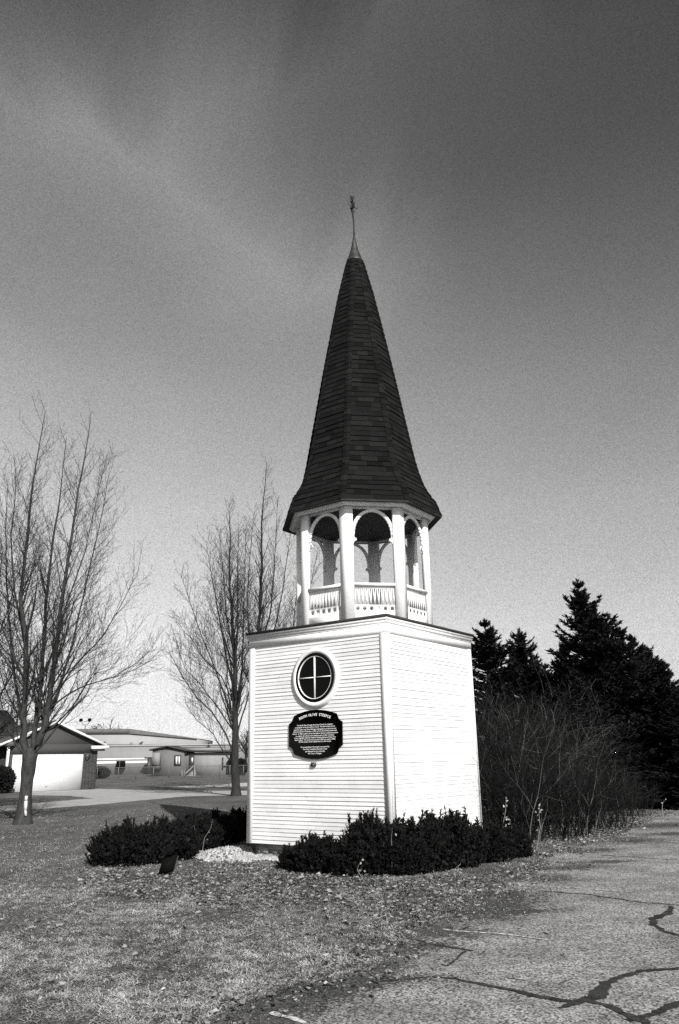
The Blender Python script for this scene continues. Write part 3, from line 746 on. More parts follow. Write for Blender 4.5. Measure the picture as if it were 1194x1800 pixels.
def pxstem(pts, Y, dY=0, r0=.1, r1=.012, prof=None):
    n = len(pts); out = []
    for i, (x, y) in enumerate(pts):
        f = i/(n-1); out.append((at(x, y, Y + dY*f), r0 + (r1-r0)*f if prof is None else prof[i]))
    return out
# left tree: forks low into several tall stems
bt = g(40, 1449); YT = bt.y
tb = Vector((bt.x, bt.y, 0))
trunkp = [(Vector((bt.x, bt.y, -.1)), .31), (at(41, 1441, YT), .245), (at(43, 1420, YT), .195), (at(45, 1400, YT), .175), (at(48, 1370, YT), .178), (at(51, 1345, YT), .20), (at(53, 1328, YT), .21), (at(53, 1316, YT), .13)]
S = [(trunkp, .9, .2)]
def st_(pts, dY, r0, r1=.012, lf=.12, lm=1): S.append((pxstem(pts, YT, dY, r0*.70, r1*.7), lf, lm))
st_([(50, 1336), (44, 1300), (43, 1260), (45, 1190), (43, 1120), (37, 1060), (41, 1010), (50, 930), (58, 850), (68, 790), (80, 722)], -.6, .155, .012)
st_([(54, 1335), (60, 1300), (66, 1255), (73, 1190), (78, 1120), (83, 1040), (92, 960), (102, 900), (108, 850), (117, 770)], .9, .13, .012)
st_([(55, 1333), (68, 1308), (80, 1275), (88, 1230), (97, 1160), (106, 1080), (117, 1010), (127, 940), (138, 860), (150, 800), (160, 735)], .2, .165, .012)
st_([(84, 1262), (100, 1225), (120, 1160), (140, 1080), (160, 990), (180, 900), (192, 830)], 1.1, .07, .008)
st_([(86, 1248), (105, 1212), (135, 1165), (180, 1120), (215, 1060), (245, 1000)], -1.2, .055, .006)
st_([(56, 1328), (72, 1312), (95, 1285), (118, 1258), (150, 1225), (165, 1190), (175, 1160)], -.9, .05, .006, .3, .6)
st_([(88, 1245), (120, 1220), (150, 1205), (200, 1190), (240, 1165), (268, 1140)], -.5, .04, .005, .25)
st_([(50, 1334), (30, 1310), (14, 1280), (4, 1240), (-8, 1190)], -.8, .06, .008, .2)
st_([(46, 1305), (30, 1220), (18, 1120), (12, 1020), (10, 930), (14, 850)], 1.3, .075, .008)
st_([(44, 1200), (20, 1140), (-5, 1080), (-30, 1000), (-45, 900)], .5, .06, .008)
st_([(75, 1190), (100, 1130), (118, 1060), (150, 970), (170, 880), (188, 800)], 1.8, .05, .007)
st_([(43, 1130), (25, 1040), (20, 940), (28, 860), (26, 800)], -1.2, .05, .007)
left_tree = stem_tree('bare_tree', 'large bare tree with pale bark wound forking low in front of the garage', 'bare deciduous trees', tb, S, 11, lat=4.6, latlen=(.9, 3.0), up=.115, maxlev=2, dens=(4.2, 5.4), rmin=.0044, ang=(.42, .8))
b = MB()
sc0 = Vector((bt.x + .02, bt.y, 0)); nF = Vector((0, -1, 0))
pp = [at(45, 1434, YT-.235), at(44.2, 1424, YT-.21), at(45.2, 1408, YT-.19), at(46, 1399, YT-.178)]
for i in range(3):
    w0, w1 = (.022, .036, .03, .012)[i], (.055, .05, .04, .015)[i+1 if i < 3 else 3]
    b.box(pp[i] - Vector((w0, 0, 0)), Vector((w0*2, 0, 0)), Vector((0, .1, 0)), pp[i+1]-pp[i])
b.build('bark_wound', M['wood_scar'], left_tree)
# second tree, straight trunk, right of the trailer
b2 = g(415, 1399); Y2 = b2.y
def cone_tree(name, label, bx, by, top, stems_side, seed, trunk_r, Y, **k):
    S2 = []
    pts = [(bx, by)] + top; n = len(pts)
    rads = [trunk_r*1.25] + [trunk_r*.9*(1 - .96*(i/(n-2))**.8) for i in range(n-1)]
    tr = [(at(x, y, Y), r) for (x, y), r in zip(pts, rads)]
    tr[0] = (Vector((tr[0][0].x, Y, -.1)), tr[0][1])
    S2.append((tr, .2, 1.2))
    for pts_, dY, r0 in stems_side: S2.append((pxstem(pts_, Y, dY, r0*.72, .008), .15, 1))
    return stem_tree(name, label, 'bare deciduous trees', Vector((tr[0][0].x, Y, 0)), S2, seed, **k)
cone_tree('bare_tree', 'upright bare tree with straight trunk between the grey trailer and the steeple', 415, 1399,
  [(415, 1385), (413, 1340), (414, 1290), (413, 1240), (414, 1180), (410, 1120), (407, 1060), (403, 1000), (405, 940), (402, 885)],
  [([(413, 1270), (400, 1235), (380, 1180), (355, 1120), (335, 1060), (318, 1010)], -1.5, .07), ([(413, 1330), (398, 1290), (372, 1250), (345, 1225), (315, 1180), (300, 1150)], -1.2, .07), ([(414, 1250), (425, 1190), (428, 1110), (430, 1020), (432, 930)], 1.5, .10),
   ([(413, 1220), (396, 1150), (385, 1080), (372, 1010), (362, 950)], .8, .08), ([(414, 1180), (418, 1100), (418, 1000), (420, 920)], -1.5, .09), ([(413, 1345), (395, 1325), (375, 1290), (345, 1265), (325, 1235)], .6, .05),
   ([(411, 1150), (398, 1080), (392, 1000), (385, 930)], 1.5, .07), ([(414, 1300), (432, 1240), (450, 1170), (462, 1100), (470, 1030)], .4, .07), ([(413, 1240), (390, 1190), (360, 1160), (335, 1120), (320, 1080)], 1.2, .05), ([(414, 1290), (380, 1240), (350, 1200), (325, 1175), (308, 1120)], 1.9, .05)],
  23, .25, Y2, lat=4.0, latlen=(.9, 3.2), up=.12, dens=(3.3, 4.0), rmin=.0068, ang=(.4, .75), bark='bark_far')
cone_tree('bare_tree', 'tall thin bare tree rising behind the left edge of the steeple box', 460, 1392,
  [(460, 1375), (459, 1300), (457, 1200), (455, 1120), (458, 1050), (461, 980), (460, 920), (464, 870), (470, 815)],
  [([(457, 1190), (480, 1120), (495, 1050), (505, 980), (512, 930)], .8, .09), ([(457, 1200), (438, 1130), (435, 1050), (440, 970), (447, 900)], -1.5, .08), ([(457, 1150), (475, 1080), (482, 1000), (486, 930), (488, 880)], -1.5, .08), ([(458, 1220), (500, 1150), (530, 1080), (548, 1020), (560, 960)], 1.5, .09), ([(458, 1240), (490, 1180), (515, 1110), (522, 1040), (530, 980)], -.5, .07)],
  31, .22, Y2 + 5, lat=3.4, latlen=(.9, 3.0), up=.12, dens=(3.0, 3.8), rmin=.0072, ang=(.4, .75), bark='bark_far')
# tree mostly beyond the left edge of the frame
cone_tree('bare_tree', 'dense bare tree at the left edge of the photo leaning in behind the forked tree', -70, 1420,
  [(-70, 1400), (-68, 1340), (-60, 1280), (-60, 1200), (-55, 1120), (-50, 1040), (-45, 960), (-50, 890)],
  [([(-62, 1300), (-30, 1260), (5, 1215), (30, 1170), (50, 1130)], -1, .09), ([(-62, 1290), (-35, 1210), (-10, 1140), (15, 1070), (30, 1010)], 1, .10), ([(-60, 1260), (-30, 1180), (-12, 1100), (0, 1020), (5, 960)], -1, .08),
   ([(-64, 1330), (-25, 1300), (10, 1275), (40, 1250), (60, 1225)], .4, .06), ([(-64, 1340), (-30, 1320), (0, 1290), (20, 1255), (35, 1220)], -1.8, .05), ([(-60, 1230), (-20, 1140), (10, 1100), (28, 1050)], 2, .07), ([(-64, 1340), (-35, 1280), (-5, 1240), (15, 1190), (30, 1150)], -.8, .08)],
  37, .26, 33.0, lat=4.6, latlen=(.9, 2.8), up=.06, dens=(3.0, 3.8), rmin=.008, bark='bark_far')
# trees far behind the metal building
def small_far(px, pyb, pyt, Y, seed, label, n=9):
    B0 = at(px, pyb, Y); T0 = at(px, pyt, Y); h = T0.z - 0; S2 = []; rnd = random.Random(seed)
    S2.append(([(Vector((B0.x, Y, 0)), .22), (Vector((B0.x, Y, h*.4)), .16), (Vector((B0.x+.2, Y, h)), .03)], .3, 1))
    for i in range(n):
        a = rnd.uniform(-1, 1); z0 = h*rnd.uniform(.25, .5)
        S2.append(([(Vector((B0.x, Y, z0)), .1), (Vector((B0.x + a*h*.22, Y + rnd.uniform(-1, 1), z0 + h*.25)), .06), (Vector((B0.x + a*h*.42, Y + rnd.uniform(-2, 2), h*rnd.uniform(.72, .95))), .02)], .2, 1))
    stem_tree('bare_tree', label, 'far bare trees', Vector((B0.x, Y, 0)), S2, seed, lat=2.4, latlen=(1.0, 2.8), up=.06, maxlev=1, dens=(1.6, 2), rmin=.03, bark='bark_far')
small_far(188, 1355, 1266, 150, 41, 'small round bare tree peeping over the roof of the metal building')
small_far(432, 1352, 1285, 120, 43, 'low bare tree beyond the right end of the grey trailer')
small_far(20, 1355, 1235, 110, 44, 'bare tree far behind the roof of the brick house')

# ---------------------------------------------------------------- spruces
def spruce_mesh(h, rad, seed, whorls=30):
    rnd = random.Random(seed); tr = MB(); ne = MB()
    tr.tube([(0, 0, -.1), (0, 0, h*.5), (0, 0, h*.97)], [h*.018, h*.011, .012], 6)
    def spray(p, d, L, n):        # a twig with needle tufts on both sides
        side = norm(d.cross(Zv)) if abs(d.z) < .95 else Vector((1, 0, 0))
        for i in range(n):
            f = (i+.5)/n; q = p + d*(L*f); s = rnd.choice((-1, 1)); a = rnd.uniform(.3, 1.1)
            e = norm(d*math.cos(a) + side*(s*math.sin(a)) + Vector((0, 0, rnd.uniform(-.25, .45))))
            l = rnd.uniform(.10, .20); w = norm(e.cross(Vector((rnd.gauss(0,1), rnd.gauss(0,1), rnd.gauss(0,1)))))*rnd.uniform(.018, .032)
            t = rnd.random()
            ne.add((q - w, q + w, q + e*l*.6 + w*.8, q + e*l, q + e*l*.6 - w*.8), ((0, 1, 2, 3, 4),), t)
    nw = int(h*3.4)
    for i in range(nw):
        f = (i + rnd.random()*.7)/nw; z = h*(.02 + .96*f)
        R = rad * (1-f)**.72 * rnd.uniform(.72, 1.15) + .08
        nb = 7 + int(5*(1-f)) if f < .9 else 5
        for j in range(nb):
            a = rnd.random()*6.283; L = R*rnd.uniform(.65, 1.12); el = -.12 + .75*f**1.3 + rnd.uniform(-.12, .14)
            d = Vector((math.cos(a)*math.cos(el), math.sin(a)*math.cos(el), math.sin(el)))
            p = Vector((0, 0, z)); pts = [p]; dd = d.copy(); seg = 5
            for s in range(seg):
                dd = norm(dd + Vector((rnd.gauss(0, .04), rnd.gauss(0, .04), .07))); pts.append(pts[-1] + dd*(L/seg))
            tr.tube(pts, [max(.006, .012 + .012*L*(1-s/seg)) for s in range(seg+1)], 3, .3)
            for s in range(1 if L > 1 else 0, seg):
                q0 = pts[s]; bd = norm(pts[s+1]-pts[s]); sl = L/seg
                spray(q0, bd, sl*1.15, int(4 + sl*22))
                sd = norm(bd.cross(Zv))
                for m_ in (-1, 1):
                    for rep in range(1 + (L > .8)):
                        tl = L*.34*(1.15 - s/seg)*rnd.uniform(.6, 1.2)
                        q = q0.lerp(pts[s+1], rnd.random()); td = norm(bd*.8 + sd*m_*.75 + Vector((0, 0, rnd.uniform(-.25, .2))))
                        spray(q, td, tl, int(4 + tl*24))
            # upturned tip
            spray(pts[-1] - dd*.05, norm(dd + Vector((0, 0, .3))), .16, 6)
    for q in range(4): spray(Vector((0, 0, h*.95 + q*.02)), norm(Vector((rnd.uniform(-.12, .12), rnd.uniform(-.12, .12), 1))), h*.05, 9)
    return tr, ne
def spruce(label, loc, h, rad, seed):
    t = thing('spruce_tree', label, 'spruce', (0, 0, 0), 'spruces behind the brush'); tr, ne = spruce_mesh(h, rad, seed)
    tr.build('trunk', M['bark_far'], t); ne.build('crown', M['spruce'], t); t.location = loc
    return t
def sp_at(px, pytop, Y, h0): 
    P = at(px, pytop, Y); return Vector((P.x, Y, 0)), P.z / h0
spA = None
specs = [  # px, top y, depth, prototype, width factor, label
 (1016, 1022, 29, 0, 1.0, 'tallest dark spruce with a pointed top right of the steeple'),
 (852, 1092, 31, 1, 1.4, 'dark bushy topped spruce touching the right edge of the steeple'),
 (912, 1108, 33, 2, 1.15, 'narrow spruce with side gaps between the bushy one and the tallest one'),
 (1083, 1098, 27, 2, 1.1, 'dark spruce shouldering against the right side of the tallest one'),
 (1135, 1137, 29, 1, 1.15, 'round topped dark spruce near the right edge of the photo'),
 (1172, 1190, 26, 0, 1.1, 'low dark spruce closing the row at the right edge of the photo'),
 (958, 1168, 35, 0, 1.2, 'short spruce filling the gap left of the tallest one'),
 (1056, 1085, 31, 1, .8, 'slim spruce tip showing just right of the tallest one'),
 (1230, 1235, 24.5, 2, 1.2, 'low spruce partly cut by the right edge of the photo'),
 (1040, 1062, 30.5, 2, .75, 'slim spruce merging with the right flank of the tallest one'),
 (1108, 1118, 27.5, 0, 1.2, 'dark spruce between the shouldering one and the round topped one'),
 (1155, 1156, 27, 2, 1.25, 'dark spruce just right of the round topped one'),
 (1194, 1212, 25, 1, 1.4, 'bushy spruce cut through by the right edge of the photo'),
 (990, 1120, 33, 1, .8, 'thin spruce behind the left flank of the tallest one'),
 (935, 1150, 33, 1, .9, 'small spruce right of the narrow one'),
 (880, 1190, 36, 0, 1.3, 'short spruce behind the two left spruces'),
 (1100, 1185, 35, 2, 1.4, 'wide spruce hidden deep behind the brush on the right'),
 (1010, 1180, 25.5, 1, 1.5, 'broad low spruce at the foot of the tallest one')]
protos = []
for i, (h, rad, sd) in enumerate(((8.6, 3.1, 3), (8.0, 2.9, 7), (8.0, 2.8, 12))):
    px, py, Y, k, wf, lab = specs[i]
    protos.append((spruce(lab, (0, 0, 0), h, rad, sd), h))
for i, (px, py, Y, k, wf, lab) in enumerate(specs):
    rt, h0 = protos[i if i < 3 else k]; loc, s = sp_at(px, py, Y, h0)
    if i < 3: rt.location = loc; rt.scale = (s*wf, s*wf, s); rt.rotation_euler = (0, 0, 1.1*i)
    else: dup(rt, loc, i*1.37, (s*wf, s*wf, s), lab)

# ---------------------------------------------------------------- brush thicket
def brush_mesh(h, spread, seed, nst=40):
    rnd = random.Random(seed); a_ = MB(); b_ = MB()
    for i in range(nst):
        an = rnd.random()*6.283; r = spread*.25*math.sqrt(rnd.random()); p = Vector((r*math.cos(an), r*math.sin(an), -.05))
        le = rnd.uniform(.05, .55); az = an + rnd.gauss(0, .7); d = Vector((math.cos(az)*math.sin(le), math.sin(az)*math.sin(le), math.cos(le)))
        L = h*rnd.uniform(.55, 1.08)
        m_ = b_ if rnd.random() < .13 else a_
        branch(m_, m_, p, d, L, rnd.uniform(.009, .02), 0, rnd, .015, 2, (3.2, 4.2), wob=.17, rmin=.0034)
    return a_, b_
def brush(label, h, spread, seed):
    t = thing('bare_shrub', label, 'shrub', (0, 0, 0), 'bare brush right of the steeple'); a_, b_ = brush_mesh(h, spread, seed)
    a_.build('twigs', M['brush'], t); b_.build('stems', M['brush_light'], t); return t
bp_ = [(brush('tall tangled bare shrub directly right of the steeple wall', 3.7, 2.2, 51), 3.7), (brush('spreading bare shrub with arching twigs in the middle of the thicket', 2.6, 2.8, 52), 2.6)]
bs = [(872, 1440, 18.5, 0, .97, 'tall tangled bare shrub directly right of the steeple wall'),
      (1005, 1462, 17.6, 1, .80, 'spreading bare shrub with arching twigs in the middle of the thicket'),
      (925, 0, 19.5, 0, .98, 'tall bare shrub in front of the narrow spruce'),
      (975, 0, 20.5, 0, .86, 'bare shrub rising below the gap left of the tallest spruce'),
      (1030, 0, 20, 0, .58, 'mid height bare shrub below the tallest spruce'),
      (1075, 0, 20.5, 1, .55, 'low arching bare shrub at the right end of the thicket'),
      (905, 0, 16.6, 1, .85, 'bare shrub leaning over the end of the evergreen hedge'),
      (950, 0, 16.9, 1, .85, 'bare shrub with pale stems beside the leaf litter'),
      (1120, 0, 22.5, 1, .42, 'smallest bare shrub near the lot edge on the right'),
      (858, 0, 20.5, 0, 1.05, 'bare shrub half hidden behind the right wall of the steeple'),
      (905, 0, 22.0, 0, 1.12, 'bare shrub at the back of the thicket under the bushy topped spruce'),
      (950, 0, 23.0, 0, .95, 'bare shrub at the back of the thicket left of centre'),
      (1000, 0, 23.5, 0, .75, 'bare shrub at the back of the thicket under the tallest spruce'),
      (1065, 0, 18.8, 1, .62, 'low bare shrub beside the paved lot in front of the dark spruces')]
for i, (px, _, Y, k, s, lab) in enumerate(bs):
    P = at(px, 1400, Y); loc = Vector((P.x, Y, 0)); rt = bp_[k][0]
    if i < 2: rt.location = loc; rt.scale = (s, s, s)
    else: dup(rt, loc, i*2.1, s, lab)

# ---------------------------------------------------------------- yew hedge
def yew_mesh(a, c, h, seed, nsh=420, tips=16):
    rnd = random.Random(seed); ne = MB(); wd = MB()
    def sprig(p, d, L, n, ln=.036):
        for i in range(n):
            f = (i+rnd.random())/n; q = p + d*(L*f); e = norm(Vector((rnd.gauss(0, 1), rnd.gauss(0, 1), rnd.gauss(.25, .8)))*.75 + d*.9)
            l = ln*rnd.uniform(.7, 1.3)*(1.15-.5*f); w = norm(e.cross(Vector((rnd.gauss(0,1), rnd.gauss(0,1), rnd.gauss(0,1)))))*l*.20
            ne.add((q - w, q + w, q + e*l + w*.5, q + e*l - w*.5), ((0, 1, 2, 3),), rnd.random())
    for i in range(nsh):
        an = rnd.random()*6.283; u = rnd.random()**.45; v = rnd.random()
        zf = v**.8; rr_ = u*math.sqrt(max(.05, 1 - (zf*.93)**3))*(1 + .22*mnoise.noise(Vector((math.cos(an)*1.5, math.sin(an)*1.5, zf*2 + seed))))
        p = Vector((a*rr_*math.cos(an), c*rr_*math.sin(an), h*.92*zf)); d = norm(Vector((math.cos(an)*.7*u, math.sin(an)*.7*u, .6 + rnd.random()*.6)))
        L = rnd.uniform(.10, .22); sprig(p, d, L, 34, .042)
    for i in range(tips):
        an = rnd.random()*6.283; u = rnd.random()*.8; p = Vector((a*u*math.cos(an), c*u*math.sin(an), h*.74*math.sqrt(1-u*u*.5)))
        d = norm(Vector((rnd.gauss(0, .2), rnd.gauss(0, .2), 1))); L = rnd.uniform(.12, .26) if rnd.random() < .6 else rnd.uniform(.24, .40)
        sprig(p, d, L, 60, .056)
        for s in range(3): sprig(p + d*L*rnd.uniform(.2, .8), norm(d + Vector((rnd.gauss(0, .7), rnd.gauss(0, .7), 0))), .09, 20, .05)
    for i in range(14):
        an = rnd.random()*6.283; wd.tube([(0, 0, -.05), (a*.4*math.cos(an), c*.4*math.sin(an), h*.4), (a*.7*math.cos(an), c*.7*math.sin(an), h*.8)], [.014, .010, .004], 4)
    # dense inside, its shade put into darker needle tones
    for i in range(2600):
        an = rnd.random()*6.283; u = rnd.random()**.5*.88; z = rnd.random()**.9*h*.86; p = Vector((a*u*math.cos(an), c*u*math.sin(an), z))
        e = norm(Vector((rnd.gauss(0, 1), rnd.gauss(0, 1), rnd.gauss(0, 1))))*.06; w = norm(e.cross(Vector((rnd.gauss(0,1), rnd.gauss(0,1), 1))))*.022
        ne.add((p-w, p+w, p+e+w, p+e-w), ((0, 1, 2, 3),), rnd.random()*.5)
    return wd, ne
def yew(label, a, c, h, seed, **k):
    t = thing('yew_bush', label, 'bush', (0, 0, 0), 'evergreen hedge bushes'); wd, ne = yew_mesh(a, c, h, seed, **k)
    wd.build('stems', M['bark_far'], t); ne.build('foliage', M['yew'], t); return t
y0 = yew('dark evergreen bush in front of the near corner of the steeple box', .50, .46, .43, 61, tips=42)
y1 = yew('dark evergreen bush beside the gravel, leftmost of the right hedge', .48, .44, .40, 62, tips=38)
y2_ = yew('broad dark evergreen bush at the far left of the steeple', .70, .62, .40, 63, nsh=560, tips=46)
def px_on(px, Y): return Vector((at(px, 1450, Y).x, Y, 0))
ys_ = [(y0, 680, 12.6, .4, 1.08, None), (y1, 560, 12.75, 0, .86, None), (y2_, 228, 14.2, 0, (.94, .94, 1.1), None),
 (y1, 618, 12.55, 1.7, (1.04, 1.0, .92), 'dark evergreen bush second in the row right of the gravel'),
 (y0, 738, 12.85, 2.2, (1.0, 1.0, 1.16), 'dark evergreen bush under the left part of the sunlit right wall'),
 (y1, 792, 13.2, 3.9, (1.1, 1.1, 1.28), 'dark evergreen bush under the right part of the sunlit wall'),
 (y0, 845, 13.8, 5.0, (.97, .97, .9), 'dark evergreen bush past the right corner of the box'),
 (y1, 893, 14.2, 2.9, .80, 'low dark evergreen bush ending the right hedge by the brush'),
 (y0, 520, 13.1, 1.0, .58, 'small ragged evergreen bush closest to the brick foundation'),
 (y2_, 290, 14.9, 2.0, 1.05, 'dark evergreen bush beside the dark spotlight, in the tower shade'),
 (y2_, 375, 17.4, 4.0, 1.0, 'shaded evergreen bush behind the gravel patch'),
 (y2_, 335, 16.2, 1.0, 1.0, 'shaded evergreen bush in the middle of the left hedge'),
 (y1, 425, 18.3, .5, 1.0, 'shaded evergreen bush against the left edge of the steeple'),
 (y1, 708, 12.55, 4.4, .9, 'low evergreen bush in the middle of the right hedge'),
 (y1, 655, 12.9, 5.4, (1.0, 1.0, 1.3), 'evergreen bush with tall tips left of the corner board')]
done = set()
for (rt, px, Y, rz, s, lab) in ys_:
    P = px_on(px, Y)
    if lab is None: rt.location = P; rt.scale = s if isinstance(s, tuple) else (s, s, s); rt.rotation_euler = (0, 0, rz)
    else: dup(rt, P, rz, s, lab)

# ---------------------------------------------------------------- weeds
def weed(label, base, tip, seed, leaves=4, lf=.05, r=.004):
    rnd = random.Random(seed); t = thing('dry_weed', label, 'weed', base, 'dry weeds by the steeple'); b = MB(); l = MB()
    mid_ = base.lerp(tip, .5) + Vector((rnd.gauss(0, .05), rnd.gauss(0, .03), 0))
    b.tube([base, base.lerp(mid_, .5), mid_, mid_.lerp(tip, .5) + Vector((rnd.gauss(0, .03), 0, 0)), tip], [r, r, r*.8, r*.6, r*.3], 4)
    for i in range(leaves):
        p = base.lerp(tip, rnd.uniform(.45, 1)) + Vector((rnd.gauss(0, .02), 0, 0)); e = Vector((rnd.gauss(0, 1), rnd.gauss(0, .5), rnd.gauss(-.3, .6))).normalized()*lf*rnd.uniform(.6, 1.5)
        w = norm(e.cross(Vector((0, 1, .3))))*lf*.35
        l.quad(p - w*.3, p + e*.5 - w, p + e, p + e*.5 + w, rnd.random())
    b.build('stalk', M['weed'], t)
    if leaves: l.build('leaves', M['weed'], t)
def wd_(px0, py0, px1, py1, Y, seed, label, leaves=4, lf=.05, r=.004):
    P = at(px0, py0, Y); weed(label, Vector((P.x, Y, 0)), at(px1, py1, Y), seed, leaves, lf, r)
wd_(790, 1500, 768, 1408, 13.2, 1, 'thin arching dry stalk against the sunlit wall, left one of a crossing pair', 0, r=.003)
wd_(796, 1500, 777, 1400, 13.25, 2, 'thin arching dry stalk against the sunlit wall, right one of a crossing pair', 0, r=.003)
wd_(730, 1500, 734, 1427, 12.7, 3, 'short dry stalk with one seed head before the right wall', 2, .03)
wd_(688, 1520, 690, 1455, 12.2, 4, 'pale twisted twig caught in the hedge at the box corner', 3, .04)
wd_(887, 1475, 890, 1400, 14.6, 5, 'tall pale weed with hanging dead leaves right of the hedge', 12, .045, .005)
wd_(941, 1480, 950, 1410, 14.8, 6, 'pale weed with a bunch of curled leaves beside the brush', 10, .045, .005)
wd_(899, 1478, 897, 1440, 14.2, 7, 'short pale weed at the foot of the brush', 6, .06)
wd_(336, 1482, 341, 1450, 15.2, 8, 'thin dry stalk left of the curved one by the left hedge', 1, .03)
wd_(355, 1485, 374, 1440, 15.0, 9, 'curved dry stalk over the gravel patch', 2, .03)
wd_(1166, 1437, 1168, 1405, 22.0, 10, 'lone short stem standing at the edge of the lot', 3, .05, .008)
wd_(800, 1530, 812, 1512, 11.9, 11, 'pale straight twig leaning at the front of the hedge', 0, r=.006)
wd_(638, 1525, 636, 1512, 11.9, 12, 'small pale torn leaf cluster low in the hedge', 5, .05)
wd_(545, 1480, 543, 1440, 13.0, 13, 'faint thin stalk before the left wall', 1, .03, .002)

# spotlight beside the left hedge
lp = g(296, 1540); t = thing('ground_spotlight', 'dark tilted ground spotlight at the front of the left hedge', 'spotlight', (lp.x, lp.y, 0))
b = MB(); c0 = lp + Vector((0, 0, .14)); dx = Vector((.96, .1, .25)).normalized()*.20; dz = Vector((.22, .25, .92)).normalized()*.20; dy = dx.cross(dz).normalized()*.13
b.box(c0 - dx*.5 - dz*.5, dx, dz, dy); hd = b.build('housing', M['black'], t)
b = MB(); b.box(c0 - dx*.55 - dz*.55 - dy*.12, dx*1.1, dz*1.1, dy*.1); b.build('visor', M['metal_dark'], hd)
b = MB(); b.tube([lp + Vector((.02, .05, -.02)), lp + Vector((.02, .05, .08))], .015, 8, cap=True); b.box(lp + Vector((-.06, .0, -.01)), (.18, .02, 0), (0, .12, 0), (0, 0, .03)); b.build('base', M['metal_dark'], t)

# ---------------------------------------------------------------- gravel, litter, grass (uncountable)
rs = np.random.RandomState(4)
def scatter(name, m, P, size, mode, tone, **tags):
    n = len(P)
    if mode == 'stone':
        k = 6; base_ = np.array([[1,0,0],[-1,0,0],[0,1,0],[0,-1,0],[0,0,.7],[0,0,-.7]])
        fs = np.array([[0,2,4],[2,1,4],[1,3,4],[3,0,4],[2,0,5],[1,2,5],[3,1,5],[0,3,5]])
        V = base_[None]*size[:, None, None]*(1 + .35*rs.randn(n, 6, 3)*.7)
        an = rs.rand(n)*6.28; c, s = np.cos(an), np.sin(an); X = V[..., 0]*c[:, None]-V[..., 1]*s[:, None]; Y = V[..., 0]*s[:, None]+V[..., 1]*c[:, None]
        V = np.stack([X, Y, V[..., 2]], -1) + P[:, None]; fr = fs[None] + (np.arange(n)*6)[:, None, None]; fr = fr.reshape(-1, 3); per = 8
    elif mode == 'leaf':
        base_ = np.array([[-1,0,0],[-.5,-.55,0],[.15,-.28,0],[1,0,0],[.3,.5,0],[-.45,.25,0]]) ; k = 6
        V = np.repeat(base_[None], n, 0)*size[:, None, None]; V[:, 1:3, 2] = (size*rs.uniform(-.1, .6, n))[:, None]; V[:, 4:6, 2] = (size*rs.uniform(-.1, .6, n))[:, None]; V[:, 3, 2] = size*rs.uniform(-.1, .5, n)
        an = rs.rand(n)*6.28; ti = rs.randn(n)*.8; c, s = np.cos(ti)[:, None], np.sin(ti)[:, None]
        Yy = V[..., 1]*c - V[..., 2]*s; Z = V[..., 1]*s + V[..., 2]*c; c, s = np.cos(an)[:, None], np.sin(an)[:, None]
        V = np.stack([V[..., 0]*c - Yy*s, V[..., 0]*s + Yy*c, Z], -1) + P[:, None]
        V[..., 2] = np.maximum(V[..., 2], .002)
        q = np.array([[0,1,2,3],[0,3,4,5]]); fr = (q[None] + (np.arange(n)*6)[:, None, None]).reshape(-1, 4); per = 2
    else:      # blade: bent narrow strip of two pieces
        an = rs.rand(n)*6.28; le = np.abs(rs.randn(n))*.45 + mode; e = np.stack([np.cos(an)*np.sin(le), np.sin(an)*np.sin(le), np.cos(le)], -1)
        w = np.stack([-np.sin(an), np.cos(an), 0*an], -1)*(size*.042 + .0012)[:, None]
        mid_ = P + e*(size*.55)[:, None]; e2 = e.copy(); e2[:, 2] -= .75; tip = mid_ + e2*(size*.5)[:, None]; tip[:, 2] = np.maximum(tip[:, 2], .004)
        V = np.stack([P - w, P + w, mid_ + w*.8, mid_ - w*.8, tip], 1)
        nf = n; me = bpy.data.meshes.new(name); me.vertices.add(n*5); me.vertices.foreach_set('co', V.astype(np.float32).ravel())
        q = (np.array([0,1,2,3, 3,2,4])[None] + (np.arange(n)*5)[:, None]).ravel().astype(np.int32)
        me.loops.add(n*7); me.loops.foreach_set('vertex_index', q); me.polygons.add(n*2)
        st = (np.array([0, 4])[None] + (np.arange(n)*7)[:, None]).ravel().astype(np.int32); me.polygons.foreach_set('loop_start', st); me.polygons.foreach_set('loop_total', np.tile([4, 3], n).astype(np.int32))
        a = me.attributes.new('tone', 'FLOAT', 'FACE'); a.data.foreach_set('value', np.repeat(tone, 2).astype(np.float32)); me.update(calc_edges=True)
        me.materials.append(m); o = bpy.data.objects.new(name, me); col.objects.link(o)
        for kk, v in tags.items(): o[kk] = v
        return o
    me = bpy.data.meshes.new(name); V = V.reshape(-1, 3).astype(np.float32); me.vertices.add(len(V)); me.vertices.foreach_set('co', V.ravel())
    nn = fr.shape[1]; me.loops.add(fr.size); me.loops.foreach_set('vertex_index', fr.astype(np.int32).ravel()); me.polygons.add(len(fr))
    me.polygons.foreach_set('loop_start', (np.arange(len(fr))*nn).astype(np.int32)); me.polygons.foreach_set('loop_total', np.full(len(fr), nn, np.int32))
    a = me.attributes.new('tone', 'FLOAT', 'FACE'); a.data.foreach_set('value', np.repeat(tone, per).astype(np.float32)); me.update(calc_edges=True)
    me.materials.append(m); o = bpy.data.objects.new(name, me); col.objects.link(o)
    for kk, v in tags.items(): o[kk] = v
    return o
def inpoly(P, poly):
    x, y = P[:, 0], P[:, 1]; ins = np.zeros(len(P), bool); j = len(poly)-1
    for i in range(len(poly)):
        xi, yi = poly[i]; xj, yj = poly[j]; c = ((yi > y) != (yj > y)) & (x < (xj-xi)*(y-yi)/(yj-yi+1e-12)+xi); ins ^= c; j = i
    return ins
